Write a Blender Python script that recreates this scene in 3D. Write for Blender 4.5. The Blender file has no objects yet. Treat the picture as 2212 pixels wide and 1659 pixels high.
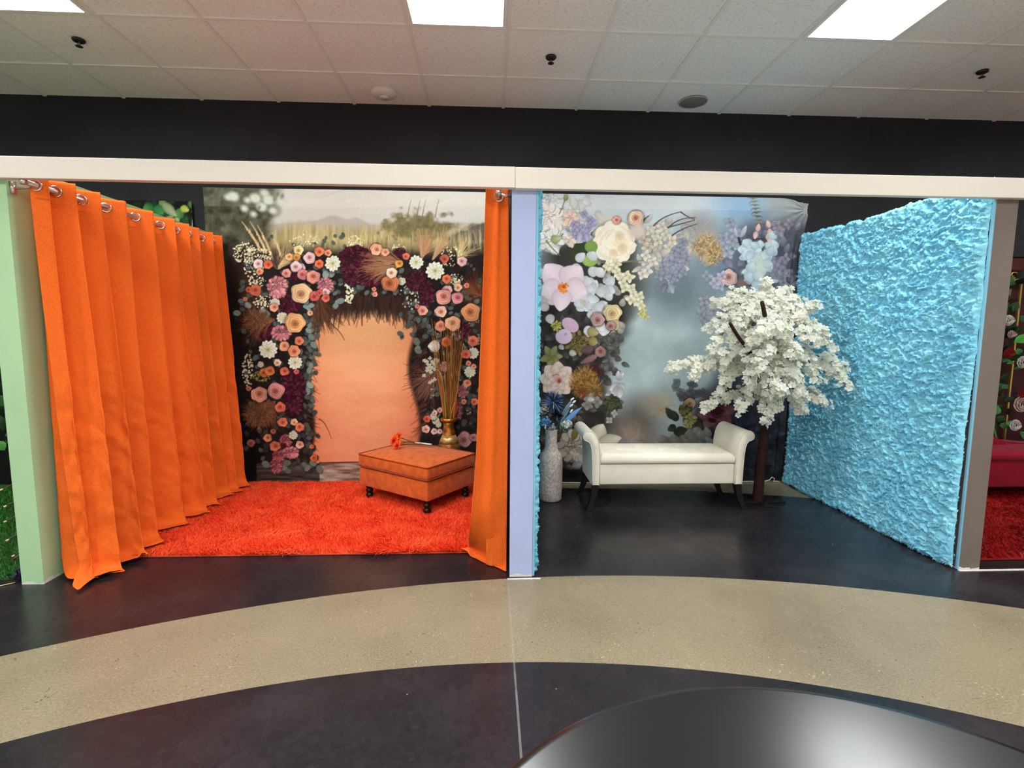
import bpy, bmesh, math, random
import numpy as np
from mathutils import Vector, Matrix, Quaternion
C = bpy.context.scene.collection
rng = np.random.default_rng(7)
random.seed(7)
PI = math.pi

# ------------------------------------------------------------------ camera
IW, IH = 2212, 1659
FPX, PIT, YAW, ROL, CH = 1100.0, .1056, .0463, -.0066, 1.3511
def cam_axes():
    cy, sy, cp, sp, cr, sr = math.cos(YAW), math.sin(YAW), math.cos(PIT), math.sin(PIT), math.cos(ROL), math.sin(ROL)
    f = Vector((sy*cp, cy*cp, -sp)); r = Vector((cy, -sy, 0)); d = f.cross(r)
    return r*cr + d*sr, -r*sr + d*cr, f
AR, AD, AF = cam_axes()
MR = np.array([AR, AD, AF])
def ray(x, y): return MR.T @ np.array([(x-IW/2)/FPX, (y-IH/2)/FPX, 1.0])
def atY(x, y, Y):
    d = ray(x, y); t = Y/d[1]; return Vector((d[0]*t, Y, CH+d[2]*t))
def atZ(x, y, Z):
    d = ray(x, y); t = (Z-CH)/d[2]; return Vector((d[0]*t, d[1]*t, Z))
def project(P):
    q = (P - np.array([0, 0, CH])) @ MR.T
    return IW/2 + FPX*q[..., 0]/q[..., 2], IH/2 + FPX*q[..., 1]/q[..., 2]
cd = bpy.data.cameras.new('camera'); cam = bpy.data.objects.new('camera', cd); C.objects.link(cam)
cd.sensor_fit = 'HORIZONTAL'; cd.sensor_width = 36; cd.lens = FPX/IW*36; cd.clip_start = .05
m = Matrix((AR, -AD, -AF)).transposed().to_4x4(); m.translation = (0, 0, CH); cam.matrix_world = m
S = bpy.context.scene; S.camera = cam
S.view_settings.view_transform = 'Standard'; S.view_settings.look = 'None'; S.view_settings.gamma = 1
S.view_settings.use_curve_mapping = False; S.view_settings.exposure = 0.0
S.cycles.use_denoising = True
S.cycles.max_bounces = 8; S.cycles.diffuse_bounces = 5; S.cycles.glossy_bounces = 3
S.cycles.sample_clamp_indirect = 8
w = bpy.data.worlds.new('world'); S.world = w; w.use_nodes = True
w.node_tree.nodes['Background'].inputs[0].default_value = (.9, .93, 1, 1); w.node_tree.nodes['Background'].inputs[1].default_value = .05

# room numbers, in metres
YF, YB, ZC = 2.6728, 4.4551, 3.1834
ZB0, ZB1, ZW = 2.059, 2.160, 2.150
TX, TY, TS = -2.3227, 3.3301, .61
XL0, XL, XM0, XM1, XR0, XR1 = -2.455, -2.3436, .1167, .2416, 2.6946, 2.8185
RX0, RX1, RY0 = TX-8*TS, TX+16*TS, TY-14*TS

# ------------------------------------------------------------------ colour, noise
def lin(c):
    c = np.asarray(c, float)/255.0
    return np.where(c <= .04045, c/12.92, ((c+.055)/1.055)**2.4)
def L4(c, g=1.0): return tuple(np.clip(lin(c)*g, 0, .95))+(1.0,)
def hash2(ix, iy, seed):
    n = (ix.astype(np.int64)*374761393 + iy.astype(np.int64)*668265263 + int(seed)*1274126177) & 0xffffffff
    n = ((n ^ (n >> 13))*1274126177) & 0xffffffff
    return ((n ^ (n >> 16)) & 0xffff)/65535.0
def vn(x, y, seed=0):
    x = np.asarray(x, float); y = np.asarray(y, float)
    ix, iy = np.floor(x), np.floor(y); fx, fy = x-ix, y-iy
    fx = fx*fx*(3-2*fx); fy = fy*fy*(3-2*fy)
    a, b, c, d = hash2(ix, iy, seed), hash2(ix+1, iy, seed), hash2(ix, iy+1, seed), hash2(ix+1, iy+1, seed)
    return (a*(1-fx)+b*fx)*(1-fy)+(c*(1-fx)+d*fx)*fy
def fbm(x, y, o=4, seed=0):
    s, a, t = 0, .5, 0
    for k in range(o):
        s = s+a*vn(x*2**k, y*2**k, seed+k*17); t += a; a *= .5
    return s/t
def sstep(a, b, x):
    t = np.clip((np.asarray(x, float)-a)/(b-a), 0, 1); return t*t*(3-2*t)

# ------------------------------------------------------------------ materials
def mat(name, col, rough=.7, spec=.3, metal=0, noise=None, bump=None, emit=None, sheen=0):
    """noise = (scale, amount, stretch xyz) darkens and lightens the colour; bump = (scale, strength, distance)."""
    M = bpy.data.materials.new(name); M.use_nodes = True
    N, K = M.node_tree.nodes, M.node_tree.links; b = N['Principled BSDF']
    b.inputs['Base Color'].default_value = L4(col); b.inputs['Roughness'].default_value = rough
    b.inputs['Specular IOR Level'].default_value = spec; b.inputs['Metallic'].default_value = metal
    if sheen: b.inputs['Sheen Weight'].default_value = sheen; b.inputs['Sheen Roughness'].default_value = .4
    g = N.new('ShaderNodeNewGeometry')
    def noise_tex(scale, stretch, detail=4):
        v = N.new('ShaderNodeMapping'); v.inputs['Scale'].default_value = stretch
        K.new(g.outputs['Position'], v.inputs['Vector'])
        t = N.new('ShaderNodeTexNoise'); t.inputs['Scale'].default_value = scale; t.inputs['Detail'].default_value = detail
        K.new(v.outputs[0], t.inputs['Vector']); return t.outputs['Fac']
    if noise:
        sc, am = noise[0], noise[1]; st = noise[2] if len(noise) > 2 else (1, 1, 1)
        r = N.new('ShaderNodeValToRGB'); r.color_ramp.elements[0].position = .3; r.color_ramp.elements[1].position = .7
        c = lin(col)
        r.color_ramp.elements[0].color = tuple(np.clip(c*(1-am), 0, 1))+(1,); r.color_ramp.elements[1].color = tuple(np.clip(c*(1+am), 0, .95))+(1,)
        K.new(noise_tex(sc, st), r.inputs[0]); K.new(r.outputs[0], b.inputs['Base Color'])
    if bump:
        bp = N.new('ShaderNodeBump'); bp.inputs['Strength'].default_value = bump[1]; bp.inputs['Distance'].default_value = bump[2]
        K.new(noise_tex(bump[0], (1, 1, 1), 3), bp.inputs['Height']); K.new(bp.outputs[0], b.inputs['Normal'])
    if emit:
        b.inputs['Emission Color'].default_value = tuple(emit[0])+(1,); b.inputs['Emission Strength'].default_value = emit[1]
    return M
def vmat(name, rough=.7, spec=.2, bump=None, gain=1.0, trans=0):
    """colour comes from the mesh's own colour attribute (a print on cloth, petals, blades)"""
    M = mat(name, (255, 255, 255), rough, spec, bump=bump); N, K = M.node_tree.nodes, M.node_tree.links
    a = N.new('ShaderNodeAttribute'); a.attribute_name = 'dye'
    K.new(a.outputs['Color'], N['Principled BSDF'].inputs['Base Color'])
    return M

# ------------------------------------------------------------------ objects
def origin(o):
    p = Vector((0, 0, 0))
    while o is not None: p += o.location; o = o.parent
    return p
def setp(o, **k):
    for a, b in k.items():
        if b is not None: o[a] = b
    return o
def thing(name, label, cat, loc=(0, 0, 0), group=None):
    o = bpy.data.objects.new(name, None); C.objects.link(o); o.location = loc; o.empty_display_size = .1
    return setp(o, label=label, category=cat, group=group)
def tag(o, label, cat, group=None, kind=None): return setp(o, label=label, category=cat, group=group, kind=kind)
def mesh(name, V, F, m, parent=None, smooth=True, dye=None, midx=None):
    """V in world coordinates; stored relative to the thing it belongs to."""
    V = np.asarray(V, np.float32); off = np.array(origin(parent), np.float32) if parent else 0
    me = bpy.data.meshes.new(name)
    if isinstance(F, np.ndarray):
        k = F.shape[1]
        me.vertices.add(len(V)); me.vertices.foreach_set('co', (V-off).astype(np.float32).ravel())
        me.loops.add(F.size); me.loops.foreach_set('vertex_index', F.astype(np.int32).ravel())
        me.polygons.add(len(F)); me.polygons.foreach_set('loop_start', np.arange(0, F.size, k, dtype=np.int32))
        me.update(calc_edges=True); me.validate()
    else:
        me.from_pydata((V-off).tolist(), [], F); me.update()
    for x in (m if isinstance(m, (list, tuple)) else [m]): me.materials.append(x)
    if midx is not None: me.polygons.foreach_set('material_index', np.asarray(midx, np.int32))
    me.polygons.foreach_set('use_smooth', [smooth]*len(me.polygons))
    if dye is not None:
        a = me.attributes.new('dye', 'FLOAT_COLOR', 'POINT'); d = np.ones((len(V), 4), np.float32); d[:, :3] = dye
        a.data.foreach_set('color', d.ravel())
    me.update()
    o = bpy.data.objects.new(name, me); C.objects.link(o)
    if parent: o.parent = parent
    return o
class MB:
    def __init__(s): s.v, s.f = [], []
    def add(s, V, F):
        n = len(s.v); s.v += [tuple(x) for x in V]; s.f += [tuple(i+n for i in f) for f in F]; return s
    def box(s, x0, x1, y0, y1, z0, z1, bev=0):
        b = bmesh.new(); bmesh.ops.create_cube(b, size=1)
        for v in b.verts: v.co = Vector(((x0+x1)/2+v.co.x*(x1-x0), (y0+y1)/2+v.co.y*(y1-y0), (z0+z1)/2+v.co.z*(z1-z0)))
        if bev: bmesh.ops.bevel(b, geom=b.edges[:], offset=bev, segments=3, profile=.6, affect='EDGES')
        return s.bm(b)
    def bm(s, b, M=None):
        b.verts.index_update(); V = [(M @ v.co if M else v.co) for v in b.verts]
        s.add(V, [[v.index for v in f.verts] for f in b.faces]); b.free(); return s
    def tube(s, P, R, n=8, cap=True):
        P = [Vector(p) for p in P]; R = R if isinstance(R, (list, tuple)) else [R]*len(P); V, F = [], []
        up = None
        for i, p in enumerate(P):
            t = (P[min(i+1, len(P)-1)]-P[max(i-1, 0)]).normalized()
            if up is None: up = t.orthogonal().normalized()
            a = (up-t*up.dot(t)).normalized(); up = a; b = t.cross(a)
            for k in range(n):
                an = 2*PI*k/n; V.append(p+(a*math.cos(an)+b*math.sin(an))*R[i])
        for i in range(len(P)-1):
            for k in range(n): F.append((i*n+k, i*n+(k+1) % n, (i+1)*n+(k+1) % n, (i+1)*n+k))
        if cap: F += [tuple(range(n-1, -1, -1)), tuple((len(P)-1)*n+k for k in range(n))]
        return s.add(V, F)
    def lathe(s, c, prof, n=32):
        V, F = [], []
        for r, z in prof:
            for k in range(n): V.append((c[0]+r*math.cos(2*PI*k/n), c[1]+r*math.sin(2*PI*k/n), c[2]+z))
        for i in range(len(prof)-1):
            for k in range(n): F.append((i*n+k, i*n+(k+1) % n, (i+1)*n+(k+1) % n, (i+1)*n+k))
        F += [tuple(range(n-1, -1, -1)), tuple((len(prof)-1)*n+k for k in range(n))]
        return s.add(V, F)
    def torus(s, c, ax, R, r, n=24, k=8):
        q = Vector((0, 0, 1)).rotation_difference(Vector(ax)); V, F = [], []
        for i in range(n):
            for j in range(k):
                a, b = 2*PI*i/n, 2*PI*j/k
                V.append(Vector(c)+q @ Vector(((R+r*math.cos(b))*math.cos(a), (R+r*math.cos(b))*math.sin(a), r*math.sin(b))))
        for i in range(n):
            for j in range(k): F.append((i*k+j, ((i+1) % n)*k+j, ((i+1) % n)*k+(j+1) % k, i*k+(j+1) % k))
        return s.add(V, F)
    def build(s, name, m, parent=None, smooth=True, dye=None): return mesh(name, s.v, s.f, m, parent, smooth, dye)
def autosmooth(o, ang=40):
    me = o.data
    try: me.set_sharp_from_angle(angle=math.radians(ang))
    except Exception: pass
    return o
def grid_faces(nu, nv):
    i = np.arange((nu-1)*(nv-1)); a = (i//(nv-1))*nv+i % (nv-1)
    return np.stack([a, a+nv, a+nv+1, a+1], 1)
def bez(P, n):
    P = [Vector(p) for p in P]; out = []
    for i in range(n+1):
        t = i/n; Q = P[:]
        while len(Q) > 1: Q = [Q[j]*(1-t)+Q[j+1]*t for j in range(len(Q)-1)]
        out.append(Q[0])
    return out
def blades(P, D, Wd, col, bend=.5, seed=0):
    """one two-triangle blade per point: P base, D direction*length, Wd half width"""
    r = np.random.default_rng(seed); n = len(P)
    s = r.normal(size=(n, 3)); s -= D*(np.sum(s*D, 1)/np.sum(D*D, 1))[:, None]; s /= np.linalg.norm(s, axis=1)[:, None]+1e-9
    side = s*Wd[:, None]; t = np.cross(D, s); t /= np.linalg.norm(t, axis=1)[:, None]+1e-9
    Ln = np.linalg.norm(D, axis=1)[:, None]
    mid = P+D*.55+t*Ln*bend*.12*r.normal(size=(n, 1)); tip = P+D+t*Ln*bend*.4*r.normal(size=(n, 1))
    V = np.stack([P-side, P+side, mid+side*.75, mid-side*.75, tip], 1).reshape(-1, 3)
    b = np.arange(n)*5
    F = np.concatenate([np.stack([b, b+1, b+2], 1), np.stack([b, b+2, b+3], 1), np.stack([b+3, b+2, b+4], 1)])
    return V, F, np.repeat(col, 5, axis=0)
# ------------------------------------------------------------------ the printed pictures on the cloth backdrops
class Print:
    def __init__(s, x0, y0, x1, y1, sc=1.25):
        s.x0, s.y0, s.sc = x0, y0, sc; s.w, s.h = int((x1-x0)*sc), int((y1-y0)*sc)
        s.a = np.zeros((s.h, s.w, 3), np.float32); s.R = random.Random(5)
        s.Y, s.X = np.mgrid[0:s.h, 0:s.w]; s.X = s.X/sc+x0; s.Y = s.Y/sc+y0
    def win(s, xa, ya, xb, yb):
        i0, i1 = max(0, int((xa-s.x0)*s.sc)-1), min(s.w, int((xb-s.x0)*s.sc)+2)
        j0, j1 = max(0, int((ya-s.y0)*s.sc)-1), min(s.h, int((yb-s.y0)*s.sc)+2)
        return (slice(j0, j1), slice(i0, i1)) if i1 > i0 and j1 > j0 else None
    def mix(s, k, al, col):
        al = np.clip(al, 0, 1)[..., None]; s.a[k] = s.a[k]*(1-al)+np.asarray(col, np.float32)*al
    def blob(s, x, y, rx, ry=None, an=0, col=(0, 0, 0), soft=1.0, al=1.0):
        ry = ry or rx; m = max(rx, ry)+soft
        k = s.win(x-m, y-m, x+m, y+m)
        if not k: return
        u, v = s.X[k]-x, s.Y[k]-y; c, n = math.cos(an), math.sin(an)
        d = np.sqrt(((u*c+v*n)/rx)**2+((-u*n+v*c)/ry)**2)
        s.mix(k, ((1-d)*min(rx, ry)/soft+.5)*al if soft <= min(rx, ry)*1.2 else sstep(1.25, .1, d)*al, col)
    def petal(s, x, y, L, W, an, c0, c1, edge=.8, al=1.0, soft=.9, pw=.75, rim=True):
        """petal from (x,y) outwards along an: colour c0 at its base to c1 at its tip"""
        k = s.win(x-L-2, y-L-2, x+L+2, y+L+2)
        if not k: return
        c, n = math.cos(an), math.sin(an); u = ((s.X[k]-x)*c+(s.Y[k]-y)*n)/L; v = -(s.X[k]-x)*n+(s.Y[k]-y)*c
        uu = np.clip(u, 1e-4, .9999); hw = W*np.sin(PI*uu**pw)**.7
        d = np.minimum(hw-np.abs(v), np.minimum(u, 1-u)*L*1.2)
        if rim: s.mix(k, (np.where((u > -.03) & (u < 1.04), d+2.2, -9)/2.2)*.22*al, np.array(c0)*.45)
        cov = np.where((u > 0) & (u < 1), d/soft+.5, 0)
        t = np.clip(uu, 0, 1)[..., None]; q = np.clip(np.abs(v)/(hw+.01), 0, 1)[..., None]
        col = np.array(c0)*(1-t)+np.array(c1)*t; col = col*(1-(1-edge)*q**2)
        al_ = (np.clip(cov, 0, 1)*al)[..., None]; s.a[k] = s.a[k]*(1-al_)+col*al_
    def line(s, P, w0, w1, col, al=1.0, soft=.8, n=7):
        Q = bez([(p[0], p[1], 0) for p in P], n)
        xs, ys = [q.x for q in Q], [q.y for q in Q]; m = max(w0, w1)+soft+1
        k = s.win(min(xs)-m, min(ys)-m, max(xs)+m, max(ys)+m)
        if not k: return
        X, Y = s.X[k], s.Y[k]; best = np.full(X.shape, -9.0)
        for i in range(n):
            a, b = Q[i], Q[i+1]; dx, dy = b.x-a.x, b.y-a.y; l2 = dx*dx+dy*dy+1e-6
            t = np.clip(((X-a.x)*dx+(Y-a.y)*dy)/l2, 0, 1)
            wd = w0+(w1-w0)*(i+t)/n
            best = np.maximum(best, wd-np.hypot(X-a.x-dx*t, Y-a.y-dy*t))
        s.mix(k, (best/soft+.5)*al, col)
    def var(s, c, v=12):
        d = s.R.uniform(-v, v); return np.clip(np.array(c, float)+d+np.array([s.R.uniform(-4, 4) for _ in range(3)]), 0, 255)
    def rose(s, x, y, r, c, heart=None):
        """spiral of overlapping petals round a darker heart"""
        c = np.array(c, float); R = s.R; heart = np.array(heart if heart is not None else c*np.array([.66, .48, .42])); m = r*1.5+2
        k = s.win(x-m, y-m, x+m, y+m)
        if not k: return
        u, v = s.X[k]-x, (s.Y[k]-y)/R.uniform(.9, 1.0); rho, th = np.hypot(u, v)/r, np.arctan2(v, u); f1, f2, f3 = R.uniform(0, 6), R.uniform(0, 6), R.randint(4, 6)
        out = 1+.055*np.sin(f3*th+f1)+.04*np.sin(3*th+f2); s.mix(k, sstep(1.35, .9, rho)*.5, (16, 11, 11))
        ox, oy = .10*math.cos(f1), .10*math.sin(f1); rc = np.hypot(u/r-ox, v/r-oy); tc = np.arctan2(v/r-oy, u/r-ox)
        ph = rc*(3.1+max(0, r-14)*.08)/out+.22*fbm(u/r*2.2+9, v/r*2.2, 2, int(x))+tc/(2*PI)*1.0+.16*np.sin(3*tc+f2+rc*4)+.10*np.sin(5*tc+f1-rc*7); fr = ph-np.floor(ph)
        lip = (sstep(.0, .75, fr)*.26-sstep(.86, 1.0, fr)*.30)*min(1, 13/r)**.8                       # each petal lightens towards its rolled edge
        br = (.84+lip+.10*np.sin(th*1.0+f1)*rho)[..., None]
        t = sstep(.0, .62, rc)[..., None]; col = (heart*(1-t)+c*t)*br; col = col*(1-.16*sstep(.86, 1.02, rho/out)[..., None])
        al = np.clip((out-rho)*r/1.0+.5, 0, 1)[..., None]; s.a[k] = s.a[k]*(1-al)+np.clip(col, 0, 252)*al
    def tuft(s, x, y, r, n, c, an=-1.5, ln=.45, w=1.3, v=26, ry=None):
        """ragged dry flower head: short curved bristles all over a rounded mass"""
        ry = ry or r; s.blob(x, y, r*.85, ry*.85, 0, np.array(c)*.62, r*.7, .6)
        for _ in range(n):
            a, q = s.R.uniform(0, 6.283), math.sqrt(s.R.random()); px, py = x+r*q*math.cos(a)*.85, y+ry*q*math.sin(a)*.85
            d = a+s.R.gauss(0, .8); l = r*ln*s.R.uniform(.4, 1.1); b = d+s.R.uniform(-.9, .9)
            s.line([(px, py), (px+math.cos(d)*l*.5, py+math.sin(d)*l*.5), (px+math.cos(d)*l*.5+math.cos(b)*l*.5, py+math.sin(d)*l*.5+math.sin(b)*l*.5)], w*s.R.uniform(.6, 1.2), .4, np.array(c)*s.R.uniform(.55, 1.12), .85, .9, n=3)
    def ranun(s, x, y, r, c=(240, 235, 214), heart=(150, 150, 60)):
        s.blob(x, y+2, r*1.1, r*1.1, 0, (16, 14, 12), r*.4, .5)
        for ring, n in ((1, 12), (.8, 11), (.6, 9), (.42, 7)):
            for j in range(n):
                an = j*2*PI/n+ring*3+s.R.uniform(-.12, .12)
                s.petal(x, y, r*ring*s.R.uniform(.93, 1.03), r*.3*ring+1, an, np.array(c)*(.78+.1*ring), s.var(c, 4), .93)
        s.blob(x, y, r*.26, r*.24, 0, np.array(heart)*.6+np.array(c)*.4, r*.2, .9); s.blob(x, y, r*.12, r*.12, 0, heart, r*.08)
    def pom(s, x, y, r, c, n=None, pr=.2, v=30, ry=None, an=0, dark=.45):
        """round head of many small petals (hydrangea, dahlia)"""
        ry = ry or r; n = n or int(26+r*2.6); c = np.array(c, float); ca, sa = math.cos(an), math.sin(an)
        s.blob(x, y, r*.98, ry*.98, an, c*dark, max(1.5, r*.12))
        for i in range(n):
            q = math.sqrt((i+.5)/n); a = i*2.39996+s.R.uniform(-.3, .3); q = 1-q if False else q
            u, w = q*r*.92*math.cos(a), q*ry*.92*math.sin(a); px, py = x+u*ca-w*sa, y+u*sa+w*ca
            col = np.clip(c+s.R.uniform(-v, v), 0, 255)
            s.blob(px+.6, py+1, r*pr*1.08, r*pr*.8, a, c*dark*.9, 1.0, .7); s.blob(px, py, r*pr, r*pr*.68, a+s.R.uniform(-.5, .5), col, .9)
    def leafs(s, L, c, size=(7, 5), v=14):
        for x, y in L:
            a = s.R.uniform(0, PI); z = s.R.uniform(.8, 1.2); q = s.var(c, v)
            s.blob(x+1, y+1.5, size[0]*z, size[1]*z, a, (16, 16, 15), 2, .5)
            s.blob(x, y, size[0]*z, size[1]*z, a, q, .9); s.line([(x-math.cos(a)*size[0]*z*.8, y-math.sin(a)*size[0]*z*.8), (x, y), (x+math.cos(a)*size[0]*z*.8, y+math.sin(a)*size[0]*z*.8)], .4, .3, q*1.15, .5, n=2)
    def scatter(s, x, y, rx, ry, n, c, size=(1.2, 2.2), v=20, al=1.0, fn=None):
        for _ in range(n):
            a, q = s.R.uniform(0, 6.283), math.sqrt(s.R.random()); px, py = x+rx*q*math.cos(a), y+ry*q*math.sin(a)
            z = s.R.uniform(*size); s.blob(px, py, z, z*s.R.uniform(.6, 1), s.R.uniform(0, 3), s.var(c, v), .8, al)
    def pampas(s, x, y, an, L, spread, n, c, w=1.0, curl=.3, v=22, al=.8, base=.15):
        """feathery plume: n curved hairs fanning from (x,y) towards an"""
        for _ in range(n):
            a = an+s.R.gauss(0, spread); l = L*s.R.uniform(.5, 1.05); k = s.R.uniform(-curl, curl); o = s.R.uniform(0, base)*L
            bx, by = x+math.cos(an)*o+s.R.uniform(-2, 2), y+math.sin(an)*o+s.R.uniform(-2, 2)
            s.line([(bx, by), (bx+math.cos(a)*l*.5, by+math.sin(a)*l*.5), (bx+math.cos(a+k)*l, by+math.sin(a+k)*l)], w, w*.3, s.var(c, v), al*s.R.uniform(.5, 1), n=4)
    def lilac(s, L, c, r=6, n=4, v=12):
        for x, y in L:
            a0 = s.R.uniform(0, 6)
            for j in range(n): s.petal(x, y, r*s.R.uniform(.85, 1.15), r*.42, a0+j*2*PI/n+s.R.uniform(-.2, .2), np.array(c)*.85, s.var(c, v), .9)
            s.blob(x, y, r*.18, r*.18, 0, np.array(c)*.7, .8)
    def noise(s, scale, amount, seed, k=None):
        n = fbm(s.X/scale, s.Y/scale, 3, seed)-.5; s.a += (n*amount)[..., None]
    def sample(s, px, py, gain):
        x = np.clip((px-s.x0)*s.sc, 0, s.w-1.001); y = np.clip((py-s.y0)*s.sc, 0, s.h-1.001)
        i, j = x.astype(int), y.astype(int); fx, fy = (x-i)[:, None], (y-j)[:, None]; A = s.a
        c = (A[j, i]*(1-fx)+A[j, i+1]*fx)*(1-fy)+(A[j+1, i]*(1-fx)+A[j+1, i+1]*fx)*fy
        return np.clip(lin(np.clip(c, 0, 255))*np.asarray(gain), 0, .93)

def paint_arch():
    p = Print(425, 400, 1125, 1050); X, Y = p.X, p.Y; R = p.R
    # soft landscape
    sky = sstep(415, 485, Y)[..., None]; p.a[:] = np.array((226, 217, 208))*(1-sky)+np.array((205, 198, 192))*sky
    hill = 481-13*np.exp(-((X-722)/26)**2)-12*np.exp(-((X-772)/18)**2)+4*np.sin(X/40.)
    p.mix(np.s_[:], sstep(-3, 4, Y-hill)*.9, (182, 170, 160))
    gr = sstep(476, 512, Y+8*vn(X/9, X*0, 3)+5*np.sin(X/33)); st = fbm(X/7, Y/70, 3, 4)
    p.a = p.a*(1-gr[..., None])+(np.array((178, 160, 112))+((st-.5)*90)[..., None])*gr[..., None]
    tr = sstep(618, 575, X+22*(vn(Y/14, X/30, 8)-.5)+(Y-440)*.25); n1 = fbm(X/13, Y/13, 4, 9)
    p.a = p.a*(1-tr[..., None])+(np.array((74, 72, 56))+((n1-.5)*85)[..., None])*tr[..., None]
    for x, y, r in [(505, 424, 13), (528, 450, 9), (552, 428, 14), (566, 447, 13), (548, 462, 8), (580, 432, 14), (493, 426, 8), (590, 455, 10), (535, 432, 8), (572, 417, 11), (610, 436, 12)]:
        p.blob(x, y, r, r*.8, .4, (212, 212, 200), 6, .8)
    for x, y in [(594, 430), (610, 424), (560, 448), (600, 419)]: p.blob(x, y, 4, 6, .3, (110, 115, 95), 4, .7)
    d = np.hypot((X-905)/78, (Y-492)/36)+1.1*(fbm(X/16, Y/14, 3, 14)-.5); p.mix(np.s_[:], sstep(1.08, .62, d)*.88, np.array((112, 101, 64))+((fbm(X/7, Y/7, 3, 15)-.5)*50)[..., None])
    for x in (900, 912, 940, 880): p.line([(x, 470), (x+3, 450), (x+8, 432)], 1.5, .6, (120, 110, 90), .5)
    d = np.hypot((X-1045)/75, (Y-515)/34)+.9*(fbm(X/18, Y/14, 3, 16)-.5); p.mix(np.s_[:], sstep(1.08, .7, d)*.9, np.array((86, 78, 73))+((fbm(X/6, Y/20, 3, 17)-.5)*40)[..., None])
    for _ in range(260):
        x, y = R.uniform(640, 1060), R.uniform(500, 555); p.line([(x, y+22), (x+R.uniform(-3, 3), y), (x+R.uniform(-6, 6), y-R.uniform(5, 22))], R.uniform(1.2, 3), .8, p.var((205, 184, 132), 26), .4, 2, n=3)
    # dark ground of the arch, peach cloth inside it
    arch = sstep(-12, 22, np.minimum(X-500+(Y-560)*.0, 1065-X)+0*Y)*sstep(520, 565, Y+10*vn(X/20, Y/20, 2))
    dk = np.array((30, 22, 19))+((fbm(X/10, Y/10, 3, 12)-.5)*26)[..., None]
    p.a = p.a*(1-arch[..., None])+dk*arch[..., None]
    p.blob(522, 640, 22, 60, 0, (84, 38, 18), 18, .8); p.blob(500, 760, 40, 230, 0, (22, 12, 10), 20, .7); p.blob(530, 970, 40, 80, 0, (12, 7, 7), 18, .9)
    p.blob(1030, 660, 26, 70, 0, (70, 36, 22), 20, .7)
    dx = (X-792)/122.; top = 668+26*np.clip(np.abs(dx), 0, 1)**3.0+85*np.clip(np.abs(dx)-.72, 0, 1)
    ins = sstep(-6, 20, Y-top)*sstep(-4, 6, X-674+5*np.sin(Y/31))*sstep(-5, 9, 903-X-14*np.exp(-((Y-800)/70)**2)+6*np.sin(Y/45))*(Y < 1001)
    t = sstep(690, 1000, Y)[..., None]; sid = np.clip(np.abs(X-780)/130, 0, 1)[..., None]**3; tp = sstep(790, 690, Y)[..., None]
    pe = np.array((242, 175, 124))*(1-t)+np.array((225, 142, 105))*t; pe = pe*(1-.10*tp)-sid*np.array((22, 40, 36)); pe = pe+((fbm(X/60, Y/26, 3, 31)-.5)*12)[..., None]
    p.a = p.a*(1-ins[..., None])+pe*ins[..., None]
    p.mix(np.s_[:], (Y > 1000)*(X > 560)*1.0, (118, 92, 78))
    k = p.win(556, 999, 1065, 1046); wn = fbm(X[k]/34, Y[k]/4.5, 4, 21)
    p.a[k] = np.where((Y[k] > 1001)[..., None], (np.array((150, 124, 108))+((wn-.5)*190)[..., None])*np.where(X[k] < 690, .42, 1.0)[..., None], p.a[k])
    p.line([(690, 1000), (780, 998), (910, 996)], 1.2, 1.2, (60, 34, 26), .9)
    # hanging fringe of dry grass inside the arch
    for _ in range(330):
        x = R.uniform(668, 925); u = abs((x-795)/125); y0 = R.uniform(630, 655)+u**2*18; l = R.uniform(22, 52)+u*12
        p.line([(x, y0), (x+R.uniform(-4, 4), y0+l*.5), (x+R.gauss(-2 if x < 795 else 2, 6), y0+l)], R.uniform(1.2, 2.6), .5, p.var((50, 31, 22), 14), .7, 2.4, n=4)
    for _ in range(34):
        y = R.uniform(690, 1000); s_ = R.uniform(10, 30)
        p.line([(664, y), (674, y+6), (672+s_*.7, y+R.uniform(8, 28))], 1.5, .4, p.var((74, 42, 26), 16), .7, n=4)
        y = R.uniform(690, 930); p.line([(920, y), (908, y+6), (908-s_*.8, y+R.uniform(8, 34))], 2.6, .6, p.var((96, 54, 38), 14), .5, 2.4, n=4)
    p.line([(690, 905), (705, 912), (716, 948)], 1.4, .5, (120, 60, 36)); p.line([(675, 695), (690, 720), (690, 764)], 1.4, .5, (110, 60, 38)); p.line([(716, 700), (740, 720), (744, 735)], 1.4, .5, (110, 60, 38))
    p.pampas(905, 790, 1.9, 36, .6, 40, (66, 36, 28), 1.3)
    # greenery
    E = [(R.gauss(668, 9), R.uniform(668, 1020)) for _ in range(95)]+[(R.uniform(520, 690), R.uniform(560, 720)) for _ in range(90)]+[(R.uniform(530, 670), R.uniform(720, 1020)) for _ in range(120)]
    E += [(R.uniform(860, 1040), R.uniform(600, 740)) for _ in range(110)]+[(R.uniform(925, 1040), R.uniform(740, 950)) for _ in range(75)]+[(R.uniform(700, 870), R.uniform(575, 635)) for _ in range(60)]
    for e in E: p.leafs([e], (74, 82, 77) if e[1] < 880 else (62, 60, 55), (6, 4.4), 20)
    p.leafs([(730, 652), (725, 661), (736, 650), (661, 662), (667, 665), (672, 660), (536, 659), (512, 676), (576, 677), (568, 672), (669, 713), (678, 691), (670, 703), (717, 591), (704, 593), (686, 665), (660, 650), (673, 728), (678, 745), (672, 790), (668, 800), (664, 845), (670, 832)], (122, 136, 130), (8, 6))
    p.leafs([(736, 541), (704, 513), (724, 509), (741, 507), (737, 512), (697, 528), (700, 520), (720, 524), (680, 524), (745, 532), (1018, 574), (1024, 582), (1010, 570), (633, 527), (580, 516), (588, 510)], (74, 84, 78), (4.5, 3.6))
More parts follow.
